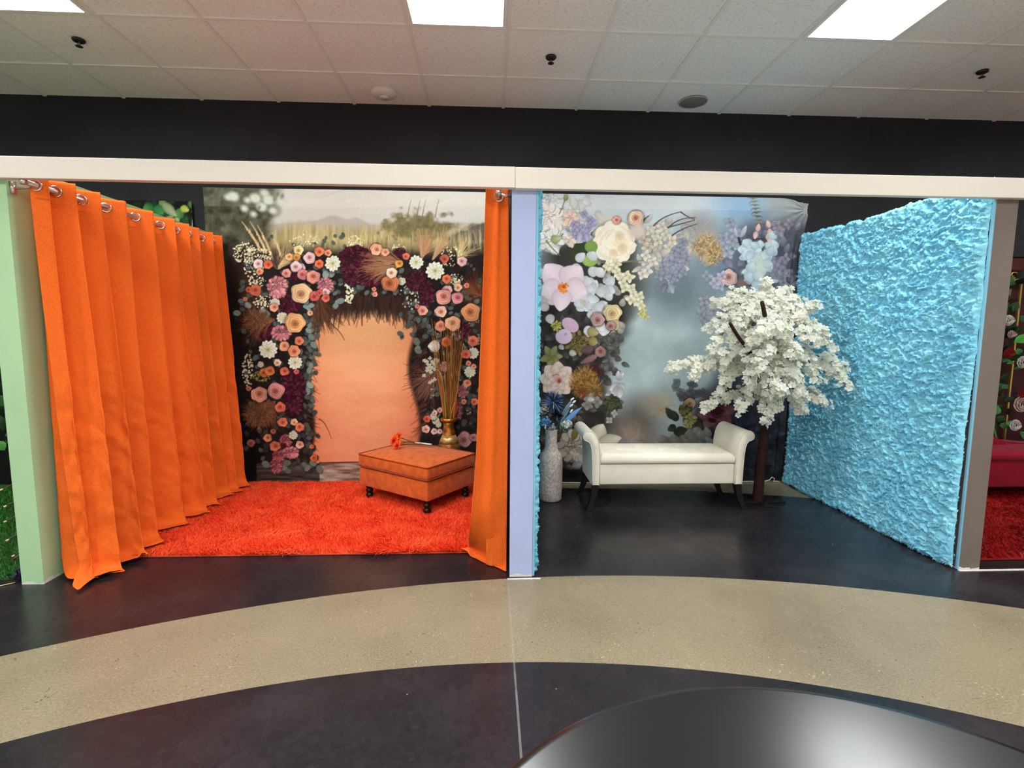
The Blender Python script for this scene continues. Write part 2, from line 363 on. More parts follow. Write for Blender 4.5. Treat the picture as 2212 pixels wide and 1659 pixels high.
    p.leafs([(900, 738), (902, 754), (904, 759), (612, 1010), (622, 1018), (657, 1004), (668, 1008), (676, 1000), (574, 1003), (620, 1000), (664, 1012), (690, 1014)], (100, 104, 97), (8, 6))
    # plumes and baby's breath
    for x0, y0, x1, y1 in [(522, 478, 560, 535), (540, 478, 575, 545), (556, 486, 590, 560), (588, 502, 606, 552)]:
        p.line([(x0, y0), ((x0+x1)/2+3, (y0+y1)/2-4), (x1, y1)], .8, 3, (196, 166, 118), .9)
        for _ in range(16):
            q = R.uniform(.3, 1); p.line([(x0+(x1-x0)*q, y0+(y1-y0)*q), (x0+(x1-x0)*q+R.uniform(-6, 2), y0+(y1-y0)*q-8)], 1.2, .5, p.var((208, 178, 130), 20), .7, n=2)
    p.pampas(602, 580, -1.0, 55, .3, 46, (198, 164, 116), 1.2); p.pampas(598, 580, -1.9, 40, .5, 60, (84, 60, 54), 1.3)
    p.pampas(910, 560, -1.35, 62, .28, 120, (176, 132, 98), 1.1); p.pampas(935, 560, -1.05, 70, .16, 50, (190, 148, 110), 1.0); p.pampas(990, 560, -1.2, 50, .4, 60, (196, 168, 112), 1.2)
    for x, y, rx, ry, n in [(527, 545, 26, 22, 120), (560, 552, 28, 16, 90), (548, 578, 22, 22, 60), (556, 606, 18, 16, 60), (568, 652, 22, 14, 60), (770, 522, 18, 14, 50), (660, 520, 34, 14, 50), (760, 535, 14, 8, 24), (975, 555, 24, 22, 60), (985, 603, 16, 12, 50), (860, 535, 16, 8, 30)]:
        p.scatter(x, y, rx, ry, n, (222, 208, 168), (1.0, 2.3), 24)
    p.scatter(754, 630, 10, 26, 40, (226, 220, 186), (1.6, 3.2)); p.scatter(885, 640, 22, 30, 40, (196, 196, 170), (1.2, 2.4)); p.scatter(535, 800, 12, 36, 60, (200, 192, 158), (1.4, 2.8)); p.scatter(565, 812, 20, 12, 60, (140, 126, 70), (1.4, 2.6)); p.scatter(555, 905, 14, 26, 30, (170, 160, 130), (1.2, 2.2))
    # burgundy dahlias
    for x, y, rx, ry in [(768, 566, 38, 36), (800, 600, 26, 20), (626, 658, 24, 24), (567, 715, 24, 22), (633, 838, 28, 42), (633, 876, 22, 22), (864, 549, 14, 14), (902, 606, 26, 24), (921, 632, 18, 28), (635, 597, 10, 10), (1000, 714, 18, 18), (760, 600, 20, 16)]:
        p.pom(x, y, rx, (72, 17, 34), pr=.17, v=26, ry=ry, dark=.5)
    # brown plumes laid across
    for cx, cy, an in [(868, 566, 3.25), (866, 574, 2.95)]: p.pampas(cx, cy, an, 84, .2, 70, (150, 104, 74), 1.4)
    p.pampas(592, 690, 2.9, 80, .28, 90, (116, 74, 46), 1.2, curl=.6); p.tuft(552, 690, 26, 120, (120, 78, 50), ry=14, ln=.8); p.pampas(592, 868, 2.3, 66, .42, 120, (112, 70, 44), 1.4, curl=.7); p.tuft(560, 896, 30, 200, (124, 80, 52), ry=24, ln=.7); p.pampas(1040, 640, 3.9, 50, .5, 80, (110, 56, 34), 1.3); p.pampas(943, 800, 2.2, 76, .35, 110, (104, 68, 56), 1.5)
    p.pampas(690, 640, 1.5, 80, .3, 90, (78, 48, 30), 1.4)
    # pink hydrangeas
    for x, y, rx, ry, c in [(599, 620, 22, 25, (206, 132, 134)), (703, 617, 17, 18, (204, 124, 132)), (607, 719, 21, 16, (198, 120, 124)), (627, 978, 18, 12, (196, 112, 114)), (597, 1006, 14, 17, (164, 82, 92)), (617, 952, 13, 14, (164, 88, 96)), (602, 985, 14, 12, (160, 78, 84)), (1000, 846, 12, 15, (166, 96, 106)), (992, 885, 8, 22, (158, 88, 92)), (960, 792, 11, 11, (196, 128, 124)), (844, 588, 10, 10, (236, 196, 168))]:
        p.pom(x, y, rx, c, pr=.2, v=28, ry=ry, dark=.5)
    # white ranunculus
    for x, y, r in [(719, 569, 18), (899, 567, 16), (940, 585, 21), (579, 755, 21), (637, 783, 16)]: p.ranun(x, y, r)
    for x, y, r in [(633, 940, 10), (610, 686, 13), (1022, 763, 13), (1015, 803, 13), (563, 787, 7), (594, 654, 11), (868, 608, 9), (941, 908, 9), (947, 917, 7), (936, 900, 8), (630, 553, 6)]: p.ranun(x, y, r, (232, 222, 200), (190, 180, 130))
    p.petal(950, 748, 26, 13, PI, (214, 200, 186), (236, 226, 212))
    p.lilac([(926+R.gauss(6, 9), 790+R.gauss(0, 14)) for _ in range(26)], (222, 214, 186), 4.5)
    # roses, one by one
    for x, y, r, c in [(558, 570, 11, (236, 206, 200)), (579, 571, 10, (220, 108, 76)), (561, 586, 8, (234, 150, 108)), (625, 555, 9, (238, 180, 128)), (645, 540, 11, (238, 214, 150)), (641, 556, 8, (214, 140, 70)), (650, 578, 10, (230, 190, 194)), (640, 576, 13, (232, 192, 196)), (669, 557, 13, (232, 188, 188)),
                       (690, 543, 11, (226, 126, 84)), (709, 546, 8, (232, 150, 108)), (690, 570, 10, (222, 112, 72)), (619, 590, 10, (222, 148, 136)), (654, 593, 12, (204, 122, 118)), (677, 598, 15, (222, 142, 130)), (651, 633, 23, (240, 196, 150)), (704, 631, 9, (232, 180, 184)), (680, 640, 11, (204, 92, 82)), (704, 644, 9, (210, 104, 88)), (690, 632, 7, (200, 90, 90)),
                       (552, 627, 13, (188, 98, 66)), (537, 625, 7, (176, 90, 58)), (592, 664, 10, (226, 150, 120)), (670, 676, 6, (236, 170, 140)), (637, 697, 22, (236, 176, 118)), (530, 646, 5, (210, 120, 90)), (646, 736, 10, (226, 128, 98)), (614, 748, 11, (232, 160, 118)), (635, 758, 13, (230, 142, 104)), (599, 783, 8, (238, 200, 170)), (570, 805, 10, (196, 108, 62)), (582, 801, 11, (200, 114, 66)), (614, 802, 10, (206, 100, 80)), (640, 803, 6, (210, 92, 90)),
                       (596, 844, 18, (206, 136, 130)), (560, 852, 18, (216, 150, 124)), (537, 839, 6, (190, 120, 104)), (605, 880, 12, (208, 104, 76)), (610, 912, 11, (214, 114, 84)), (635, 912, 8, (232, 180, 140)), (647, 923, 10, (220, 116, 84)), (578, 946, 9, (204, 140, 88)), (542, 957, 9, (150, 88, 84)), (594, 964, 12, (200, 106, 80)), (647, 961, 9, (224, 168, 150)), (673, 965, 5, (210, 110, 76)), (678, 990, 8, (206, 96, 60)), (590, 932, 6, (170, 90, 70)),
                       (813, 539, 13, (240, 172, 136)), (832, 545, 9, (236, 160, 126)), (877, 554, 8, (216, 110, 84)), (862, 570, 9, (214, 150, 80)), (960, 559, 10, (186, 88, 68)), (998, 565, 11, (230, 182, 180)), (965, 603, 10, (222, 114, 78)), (989, 621, 9, (236, 180, 146)), (1008, 617, 6, (226, 140, 106)), (843, 611, 19, (198, 118, 76)), (846, 590, 12, (238, 204, 178)), (808, 625, 5, (220, 130, 110)), (810, 636, 6, (230, 150, 124)),
                       (966, 627, 11, (226, 168, 172)), (958, 642, 17, (224, 150, 136)), (988, 644, 13, (212, 134, 136)), (913, 671, 11, (224, 150, 136)), (901, 662, 5, (210, 120, 110)), (952, 673, 13, (236, 180, 158)), (1017, 675, 20, (216, 142, 94)), (952, 705, 12, (222, 138, 108)), (978, 699, 17, (234, 168, 130)), (964, 739, 11, (204, 92, 60)), (1022, 737, 12, (210, 112, 82)), (1006, 765, 11, (206, 98, 84)), (1012, 785, 6, (220, 130, 110)), (1023, 792, 6, (228, 150, 130)), (1009, 828, 9, (218, 130, 94)), (1025, 868, 8, (210, 104, 78)), (1002, 868, 6, (206, 130, 116)),
                       (922, 905, 8, (206, 88, 70)), (920, 927, 9, (224, 172, 160)), (939, 892, 6, (224, 176, 164)), (950, 886, 6, (208, 160, 152)), (938, 932, 7, (226, 184, 174)), (950, 932, 6, (220, 176, 166)), (1003, 949, 17, (176, 120, 118)), (1023, 945, 9, (168, 112, 110)), (1014, 893, 3, (150, 76, 74)), (612, 963, 6, (70, 18, 24))]:
        p.rose(x, y, r, c)
    for k in range(40): p.scatter(R.uniform(925, 1040), R.uniform(690, 900), 5, 5, 3, (150, 146, 124), (1, 2))
    p.noise(3, 10, 77); p.mix(np.s_[:], ((Y < 447+2*np.sin(X/90))*.12), (255, 250, 240))
    return p

def paint_garden():
    p = Print(1150, 395, 1760, 1055); X, Y = p.X, p.Y; R = p.R
    f = fbm(X/70, Y/60, 4, 3)
    fog = np.array((168, 184, 186))+((f-.5)*50)[..., None]; p.a[:] = fog
    top = sstep(520, 440, Y)[..., None]; sk = sstep(1480, 1600, X)[..., None]*sstep(1700, 1640, X)[..., None]
    p.a = p.a*(1-top)+(np.array((206, 214, 216))*(1-sk)+np.array((132, 172, 205))*sk)*top
    rg = sstep(1620, 1680, X)[..., None]*top; p.a = p.a*(1-rg)+np.array((150, 160, 162))*rg
    p.blob(1455, 620, 90, 70, 0, (108, 122, 128), 60, .8); p.blob(1560, 560, 60, 70, 0, (104, 124, 140), 40, .7); p.blob(1400, 560, 60, 60, 0, (120, 130, 132), 40, .6)
    low = sstep(880, 960, Y)[..., None]; p.a = p.a*(1-low*.5)+np.array((118, 124, 124))*low*.5
    ed = 1348-26*sstep(700, 860, Y)+14*np.sin(Y/47.)+20*(fbm(X/40, Y/40, 3, 8)-.5)
    lf = sstep(22, -26, X-ed)*sstep(560, 660, Y); d = np.array((46, 43, 40))+((fbm(X/14, Y/14, 3, 5)-.5)*44)[..., None]
    p.a = p.a*(1-lf[..., None])+d*lf[..., None]
    re = 1590-60*sstep(720, 960, Y)-50*np.exp(-((Y-890)/60)**2)+24*(fbm(X/40, Y/40, 3, 18)-.5)
    rf = sstep(-30, 26, X-re)*sstep(450, 520, Y+.1*(X-1600)); d = (np.array((74, 78, 88))*(1-sstep(700, 1000, Y)[..., None])+np.array((30, 33, 40))*sstep(700, 1000, Y)[..., None])+((fbm(X/14, Y/14, 3, 6)-.5)*46)[..., None]
    p.a = p.a*(1-rf[..., None])+d*rf[..., None]
    for x, y, rx, ry in [(1330, 620, 60, 70), (1300, 560, 60, 60), (1250, 560, 90, 60)]: p.blob(x, y, rx, ry, 0, (52, 52, 46), 40, .8)
    p.blob(1380, 900, 50, 50, 0, (96, 98, 94), 40, .7); p.blob(1345, 960, 60, 60, 0, (60, 60, 56), 40, .7)
    # feathery plumes in the fog
    p.blob(1365, 940, 46, 40, 0, (152, 134, 116), 40, .6); p.pampas(1362, 962, -1.4, 50, .8, 80, (158, 140, 120), 3.4, al=.15, curl=1.2); p.blob(1340, 955, 40, 24, 0, (142, 128, 134), 24, .5); p.blob(1420, 872, 34, 24, -.3, (160, 146, 122), 26, .6); p.pampas(1436, 892, -2.3, 34, .8, 60, (166, 152, 128), 3, al=.16, curl=1.2)
    p.blob(1510, 490, 40, 34, 0, (152, 148, 146), 30, .6); p.pampas(1505, 510, -1.6, 46, 1.0, 120, (160, 156, 152), 2.6, al=.2, curl=.8)
    # filler petals: pale top left, grey right
    for _ in range(60): p.petal(R.uniform(1168, 1290), R.uniform(420, 520), R.uniform(16, 30), R.uniform(7, 13), R.uniform(0, 6.3), (190, 190, 186), p.var((226, 224, 220), 14), .9)
    for _ in range(50): p.petal(R.uniform(1380, 1480), R.uniform(480, 580), R.uniform(14, 26), R.uniform(5, 10), R.uniform(0, 6.3), (160, 156, 150), p.var((206, 200, 188), 16), .88)
    for _ in range(80): p.petal(R.uniform(1560, 1725), R.uniform(490, 720), R.uniform(14, 28), R.uniform(6, 11), R.uniform(0, 6.3), (92, 96, 108), p.var((138, 142, 154), 22), .85)
    for _ in range(70): p.petal(R.uniform(1600, 1725), R.uniform(700, 1035), R.uniform(14, 26), R.uniform(6, 10), R.uniform(0, 6.3), (34, 38, 46), p.var((62, 66, 78), 22), .8)
    for _ in range(80): p.petal(R.uniform(1165, 1335), R.uniform(690, 880), R.uniform(12, 24), R.uniform(5, 9), R.uniform(0, 6.3), (48, 46, 42), p.var((96, 92, 84), 22), .8)
    for _ in range(60): p.petal(R.uniform(1165, 1300), R.uniform(880, 1035), R.uniform(12, 24), R.uniform(5, 10), R.uniform(0, 6.3), (60, 54, 46), p.var((118, 108, 94), 26), .8)
    for _ in range(30): p.petal(R.uniform(1290, 1350), R.uniform(560, 740), R.uniform(12, 22), R.uniform(5, 9), R.uniform(0, 6.3), (140, 136, 128), p.var((190, 184, 172), 22), .85)
    for _ in range(34): p.petal(R.uniform(1285, 1345), R.uniform(715, 790), R.uniform(10, 20), R.uniform(4, 8), R.uniform(0, 6.3), (74, 74, 70), p.var((112, 112, 106), 16), .8)
    # ferny sprigs and bare twigs
    for P in ([(1625, 415), (1628, 445), (1642, 485)], [(1665, 482), (1680, 486), (1694, 484)]):
        for q in bez([(a, b, 0) for a, b in P], 9):
            for s_ in (-1, 1): p.line([(q.x, q.y), (q.x+7*s_, q.y-3), (q.x+11*s_, q.y+R.uniform(-2, 5))], 2.4, .6, p.var((108, 104, 70), 14), .7, 1.4, n=3)
    for P in ([(1412, 488), (1430, 466), (1470, 458)], [(1444, 492), (1462, 470), (1502, 470)], [(1450, 510), (1470, 494), (1505, 484)], [(1440, 492), (1470, 484), (1500, 476)], [(1390, 476), (1396, 470), (1402, 466)], [(1470, 458), (1485, 470), (1500, 474)]): p.line(P, 1.6, .8, (74, 68, 76), .9)
    # top left group
    p.pom(1190, 432, 26, (206, 208, 212), 30, .32, 16, dark=.75); p.pom(1185, 472, 30, (228, 220, 212), 30, .34, 12, dark=.8); p.pom(1190, 520, 26, (212, 214, 206), 26, .34, 12, dark=.75)
    p.pom(1232, 474, 16, (228, 200, 182), 16, .42, 12, dark=.8); p.pom(1232, 520, 12, (222, 204, 188), 12, .42, 12, dark=.8)
    for P in ([(1222, 422), (1220, 440), (1208, 462)], [(1180, 520), (1195, 540), (1210, 552)], [(1216, 505), (1208, 515), (1200, 528)]): p.line(P, 1.5, 1, (104, 112, 70), .9)
    p.petal(1222, 434, 16, 5, -1.5, (90, 110, 60), (150, 160, 100)); p.petal(1190, 520, 24, 9, -.3, (140, 150, 100), (190, 196, 150))
    p.lilac([(1262+R.gauss(0, 11), 490+R.gauss(0, 11)) for _ in range(16)], (178, 172, 204), 10); p.petal(1254, 500, 26, 7, 1.7, (160, 152, 190), (200, 196, 222)); p.petal(1266, 504, 18, 6, 1.4, (160, 152, 190), (190, 186, 216)); p.petal(1276, 488, 22, 6, -.6, (160, 152, 190), (190, 186, 216))
    p.blob(1310, 478, 18, 14, 0, (206, 200, 188), 6, .8)
    # big ivory peony
    p.blob(1327, 527, 50, 50, 0, (40, 40, 34), 10, .5)
    for j in range(9): a = j*2*PI/9+.3; p.blob(1327+math.cos(a)*27, 524+math.sin(a)*27, 21, 19, a, p.var((238, 229, 207), 4), 1.2)
    p.blob(1327, 524, 34, 34, 0, (240, 231, 210), 14)
    for j in range(26): a = R.uniform(0, 6.3); q = R.uniform(18, 42); p.line([(1327+q*math.cos(a), 524+q*math.sin(a)), (1327+q*math.cos(a+.35)*1.04, 524+q*math.sin(a+.35)*1.04), (1327+q*math.cos(a+.7), 524+q*math.sin(a+.7))], 1.6, .6, (214, 200, 172), .5, 1.6, n=4)
    p.blob(1340, 520, 16, 12, .4, (236, 206, 156), 8, .7)
    for j in range(9): a = j*.75; p.petal(1344+math.cos(a)*4, 530+math.sin(a)*4, R.uniform(18, 28), 11, a, (238, 219, 184), p.var((243, 234, 212), 4), .97, rim=j % 3 == 0)
    for x, y, a, l in [(1330, 512, -.3, 20), (1340, 528, 1.1, 22), (1330, 540, 2.2, 20)]: p.petal(x, y, l, 9, a, (236, 208, 160), (241, 229, 202), .97, .8)
    p.rose(1374, 472, 17, (236, 198, 168)); p.rose(1332, 476, 9, (234, 164, 150)); p.blob(1376, 500, 20, 18, 0, (208, 192, 176), 8, .7)
    p.lilac([(1405, 498), (1420, 520), (1438, 508), (1452, 520), (1446, 534), (1430, 490), (1415, 505)], (224, 216, 196), 13); p.lilac([(1392, 520), (1400, 535)], (206, 194, 176), 14)
    # leaves
    p.blob(1250, 545, 15, 20, .2, (48, 62, 34), 1.2); p.blob(1277, 533, 14, 13, 0, (116, 146, 72), 1.2); p.blob(1274, 563, 16, 13, 0, (140, 170, 84), 1.2)
    for k in (-6, 0, 6): p.line([(1264, 566+k), (1272, 558+k), (1288, 556+k)], 1.0, .5, (176, 198, 118), .5); p.line([(1268, 533+k*.8), (1277, 527+k*.8), (1288, 528+k*.8)], .8, .5, (146, 172, 96), .5)
    p.line([(1345, 566), (1370, 564), (1400, 562)], 1.6, 1, (112, 122, 76), .9)
    # white hydrangea, orchid
    for _ in range(46): p.petal(1278+R.gauss(0, 22), 634+R.gauss(0, 28), R.uniform(18, 28), R.uniform(9, 14), R.uniform(-1.2, 2.0), (186, 190, 192), p.var((216, 220, 222), 10), .92)
    p.blob(1262, 652, 7, 5, 0, (190, 170, 140), 4, .8)
    for _ in range(14): p.petal(R.uniform(1168, 1186), R.uniform(600, 680), 22, 10, R.uniform(0, 6.3), (190, 180, 184), p.var((214, 204, 208), 8), .9)
    for a, l, wd in [(-2.25, 60, 29), (-.85, 56, 29), (2.9, 50, 24), (.25, 50, 27), (1.72, 50, 21)]: p.petal(1217+math.cos(a)*3, 620+math.sin(a)*3, l, wd, a, (214, 188, 200), (232, 216, 222), .92)
    p.scatter(1218, 621, 11, 11, 40, (226, 134, 54), (2, 3.6), 18); p.blob(1218, 619, 4, 4, 0, (180, 84, 34), 2)
    # hanging jasmine
    p.lilac([(1312, 575), (1326, 580), (1334, 590), (1342, 604), (1352, 596), (1346, 612), (1360, 600), (1350, 622), (1364, 622), (1368, 636), (1362, 648), (1376, 650), (1382, 640), (1384, 660), (1330, 570)], (236, 230, 196), 12)
    p.lilac([(1390, 672), (1384, 678), (1394, 684)], (206, 208, 140), 9); p.line([(1385, 655), (1396, 670), (1388, 688)], 1.6, 1, (206, 206, 130)); p.line([(1318, 560), (1310, 575), (1306, 590)], 1.6, 1, (220, 214, 190))
    p.lilac([(1395, 552), (1410, 566), (1398, 585), (1388, 592)], (228, 222, 208), 13)
    # blue grey hydrangea
    p.lilac([(1456+R.gauss(0, 15), 575+R.gauss(0, 22)) for _ in range(26)], (152, 156, 172), 13); p.petal(1446, 612, 24, 8, 1.2, (130, 136, 150), (176, 184, 196)); p.petal(1440, 612, 22, 6, 2.0, (100, 104, 116), (140, 146, 158))
    # yellow rose, mauves, orchid petals
    p.rose(1323, 676, 20, (222, 204, 154), (170, 130, 80)); p.petal(1325, 690, 24, 12, 1.3, (190, 170, 130), (216, 200, 160)); p.rose(1291, 690, 15, (180, 146, 142)); p.rose(1320, 704, 11, (170, 132, 126))
    p.pom(1246, 742, 27, (112, 100, 58), 40, .22, 20); p.petal(1268, 715, 26, 11, .2, (140, 130, 84), (180, 168, 118)); p.petal(1272, 735, 20, 11, .3, (130, 118, 70), (176, 160, 104))
    p.blob(1232, 702, 20, 14, .6, (196, 164, 186), 1.2); p.blob(1218, 727, 18, 16, 0, (204, 182, 206), 1.2); p.blob(1222, 722, 3, 3, 0, (170, 140, 170), 2); p.pom(1202, 704, 11, (176, 176, 84), 20, .3, 16)
    p.petal(1230, 760, 16, 7, .4, (170, 166, 156), (206, 200, 190)); p.petal(1208, 745, 14, 6, .8, (150, 146, 140), (190, 186, 180))
    for a in (0, .8, 1.7, 2.8, 4.2, 5.2): p.petal(1190, 770, 26, 8, a, (120, 118, 70), (160, 158, 110), .85)
    p.rose(1297, 760, 12, (164, 122, 122)); p.petal(1290, 768, 40, 7, 2.7, (150, 116, 112), (120, 92, 92)); p.petal(1282, 752, 30, 9, 2.9, (112, 84, 84), (92, 72, 72)); p.blob(1285, 800, 20, 14, .4, (64, 36, 34), 8, .8)
    # blush garden rose
    for ring, n in ((36, 8), (29, 8), (22, 7), (15, 6)):
        for j in range(n):
            a = j*2*PI/n+ring*.7; p.petal(1204+math.cos(a)*ring*.2, 820+math.sin(a)*ring*.2, ring*.9, ring*.45, a, (204, 172, 158), p.var((234, 214, 202), 5), .93)
    p.blob(1207, 821, 8, 7, .5, (202, 150, 130), 3); p.blob(1208, 823, 4, 5, 0, (164, 72, 54), 1.5); p.line([(1195, 812), (1202, 806), (1208, 811)], 1.4, 1, (170, 110, 92))
    p.tuft(1262, 826, 30, 320, (172, 124, 60), ry=34); p.tuft(1284, 846, 20, 90, (160, 118, 62), ln=.7); p.blob(1256, 846, 12, 8, 0, (110, 56, 34), 6, .6)
    # white bellflowers
    for x, y, a, l, w_ in [(1333, 830, 1.9, 30, 9), (1338, 828, 2.5, 26, 8), (1330, 834, 1.2, 28, 9), (1340, 826, 1.3, 24, 8), (1334, 822, -.9, 22, 6), (1336, 820, -1.6, 20, 6), (1318, 850, 2.4, 14, 6), (1340, 836, 1.6, 24, 8)]: p.petal(x, y, l, w_, a, (150, 150, 152), (222, 222, 222), .9)
    p.lilac([(1275, 862), (1268, 875), (1290, 868)], (150, 146, 142), 14); p.petal(1268, 862, 16, 6, .1, (170, 166, 158), (216, 212, 206)); p.pom(1320, 872, 18, (70, 76, 50), 24, .3, 16); p.lilac([(1327, 893), (1316, 908)], (180, 182, 176), 9); p.line([(1318, 870), (1308, 900), (1304, 930)], 1.2, .8, (84, 90, 60))
    # bottom left white flowers
    p.pom(1240, 966, 34, (186, 174, 158), 40, .3, 22, dark=.6); p.petal(1238, 950, 34, 7, -1.3, (110, 104, 50), (130, 126, 70)); p.petal(1283, 955, 44, 20, -1.1, (196, 190, 150), (230, 228, 206)); p.petal(1292, 958, 52, 15, -.25, (196, 190, 160), (224, 220, 206)); p.petal(1260, 940, 30, 14, .3, (196, 190, 176), (222, 216, 204))
    p.petal(1236, 1010, 24, 9, -.4, (120, 118, 118), (170, 170, 170)); p.blob(1225, 1025, 40, 14, 0, (12, 12, 14), 8, .7)
    # right group
    p.blob(1533, 528, 34, 30, 0, (176, 160, 138), 22, .7); p.tuft(1530, 534, 25, 190, (208, 176, 130), ry=24, ln=.75); p.tuft(1542, 552, 20, 90, (196, 164, 118), ln=.9); p.tuft(1512, 536, 16, 60, (200, 172, 132), ln=1.0)
    p.lilac([(1585+R.gauss(0, 10), 520+R.gauss(0, 18)) for _ in range(13)], (164, 170, 184), 14); p.petal(1600, 512, 28, 6, -1.1, (150, 160, 176), (196, 206, 216)); p.petal(1592, 512, 22, 5, -1.8, (150, 160, 176), (190, 200, 212)); p.line([(1596, 515), (1602, 535), (1608, 550)], 3, 2, (48, 46, 54)); p.line([(1608, 528), (1650, 500), (1671, 535)], 1.8, 1.2, (58, 52, 52))
    for x, y, a in [(1636, 500, -1.4), (1634, 500, 1.8), (1662, 492, -1.9), (1662, 494, 1.4), (1666, 486, -.4), (1660, 520, -1.6), (1662, 512, 1.5)]: p.petal(x, y, 17, 6, a, (206, 164, 158), (232, 206, 200))
    for _ in range(64): p.petal(1640+R.gauss(0, 17), 568+R.gauss(0, 24), R.uniform(15, 25), R.uniform(8, 13), R.uniform(0, 6.3), (166, 186, 194), p.var((202, 219, 224), 8), .9)
    p.blob(1642, 575, 14, 26, 0, (214, 220, 202), 12, .6)
    p.rose(1574, 600, 19, (222, 186, 178)); p.lilac([(1548, 606), (1556, 618), (1542, 612), (1560, 596)], (192, 188, 206), 12); p.blob(1604, 612, 14, 8, .3, (120, 96, 92), 5, .8)
    p.lilac([(1530+R.gauss(0, 10), 660+R.gauss(0, 22)) for _ in range(10)], (160, 164, 172), 13); p.petal(1592, 660, 28, 14, 2.2, (206, 190, 130), (216, 206, 178))
    p.lilac([(1690+R.gauss(0, 12), 560+R.gauss(0, 40)) for _ in range(20)], (150, 148, 164), 13)
    # lower right
    for ring, n in ((36, 8), (27, 7), (19, 6)):
        for j in range(n):
            a = j*2*PI/n+ring; p.petal(1547+math.cos(a)*ring*.2, 890+math.sin(a)*ring*.2, ring*.95, ring*.45, a, (84, 44, 50), p.var((128, 84, 88), 8), .85)
    p.blob(1550, 886, 14, 17, .3, (52, 12, 22), 4); p.line([(1538, 884), (1550, 868), (1562, 884)], 1.6, 1.2, (110, 48, 54)); p.line([(1540, 894), (1552, 906), (1562, 890)], 1.4, 1, (100, 44, 50)); p.blob(1538, 908, 9, 5, .4, (50, 12, 22), 3)
    p.lilac([(1462, 826), (1470, 846), (1460, 838), (1478, 858), (1485, 850)], (118, 124, 128), 11); p.lilac([(1500+R.gauss(0, 14), 850+R.gauss(0, 10)) for _ in range(9)], (96, 98, 102), 12)
    p.rose(1490, 872, 13, (172, 146, 116)); p.petal(1474, 882, 16, 8, .2, (150, 132, 112), (190, 174, 150))
    for x, y, a, l in [(1456, 905, -2.2, 30), (1462, 910, -1.9, 24), (1460, 920, 2.6, 20), (1462, 925, .4, 34), (1455, 932, .3, 36), (1500, 905, .9, 26), (1475, 900, -.8, 30)]: p.petal(x, y, l, 8, a, (40, 48, 32), (64, 72, 48), .8)
    p.pom(1490, 908, 15, (152, 148, 92), 16, .36, 18); p.pom(1478, 885, 12, (104, 104, 60), 16, .34, 18)
    for _ in range(16): p.petal(R.uniform(1440, 1560), R.uniform(945, 975), R.uniform(18, 30), R.uniform(8, 13), R.uniform(-2.6, -.5), (104, 100, 94), p.var((150, 144, 134), 12), .88)
    p.noise(4, 9, 41); p.noise(40, 14, 42); p.mix(np.s_[:], (Y < 449+.012*(X-1170))*.14, (255, 255, 255))
    return p

def paint_ivy():
    p = Print(150, 420, 440, 620, 1.0); R = p.R; p.a[:] = (14, 18, 14)
    for _ in range(190):
        x, y = R.uniform(150, 440), R.uniform(428, 600); c = R.choice([(38, 96, 40), (70, 140, 56), (150, 190, 110), (24, 60, 34), (196, 206, 150), (40, 70, 54), (104, 170, 84)])
        p.petal(x, y, R.uniform(14, 30), R.uniform(6, 12), R.uniform(0, 6.3), np.array(c)*.7, p.var(c, 18), .8)
    p.petal(330, 445, 26, 12, 2.6, (40, 110, 50), (96, 176, 90)); p.petal(332, 448, 26, 12, .6, (40, 120, 56), (80, 160, 84)); p.petal(322, 455, 22, 10, 1.5, (120, 190, 80), (176, 220, 120))
    p.petal(352, 440, 40, 10, .75, (150, 164, 120), (190, 200, 150)); p.petal(375, 478, 24, 9, 1.3, (150, 200, 90), (216, 224, 150)); p.petal(390, 448, 20, 8, .4, (170, 200, 80), (220, 226, 110))
    p.mix(np.s_[:], (p.X > 415.5)*1.0, (232, 236, 230))
    return p

def cloth(name, label, pr, pts, Y0, gain, step, fold, group=None):
    """sheet hanging at depth Y0; pts = left, right edges at top and bottom; fold(X, Z, u, v) moves the cloth to and fro"""
    (xl, xr, zt), (xl2, xr2, zb) = pts
    nu, nv = int((xr-xl)/step), int((zt-zb)/step)
    u, v = np.meshgrid(np.linspace(0, 1, nu), np.linspace(0, 1, nv), indexing='ij'); u, v = u.ravel(), v.ravel()
    Xa = (xl+(xl2-xl)*v)*(1-u)+(xr+(xr2-xr)*v)*u; Z = zt+(zb-zt)*v
    P = np.stack([Xa, np.full_like(Xa, Y0), Z], 1); px, py = project(P)
    dx, dy, dz = fold(Xa, Z, u, v)
    V = P+np.stack([dx, dy, dz], 1)
    o = mesh(name, V, grid_faces(nu, nv)[:, ::-1], M_print, None, True, pr.sample(px, py, gain))
    return tag(o, label, 'backdrop', group)
# ------------------------------------------------------------------ materials used below
M_print = vmat('printed_cloth', .75, .15)
M_dye = vmat('dyed', .8, .1)
M_petal = vmat('silk_petals', .7, .2)
M_white = mat('white_paint', (228, 220, 208), .55, .3, bump=(60, .05, .002))
M_black = mat('black_paint', (35, 34, 37), .75, .25, noise=(3, .12), bump=(90, .06, .002))
M_wall = mat('pale_wall', (236, 234, 230), .8)
M_steel = mat('brushed_steel', (206, 188, 184), .28, .5, .9)
M_chrome = mat('chrome', (214, 206, 200), .14, .5, 1)
M_orange = mat('orange_curtain', (238, 108, 40), .9, .08, noise=(160, .12), bump=(420, .18, .001))
M_dark = mat('dark_wood', (20, 16, 15), .35, .45)

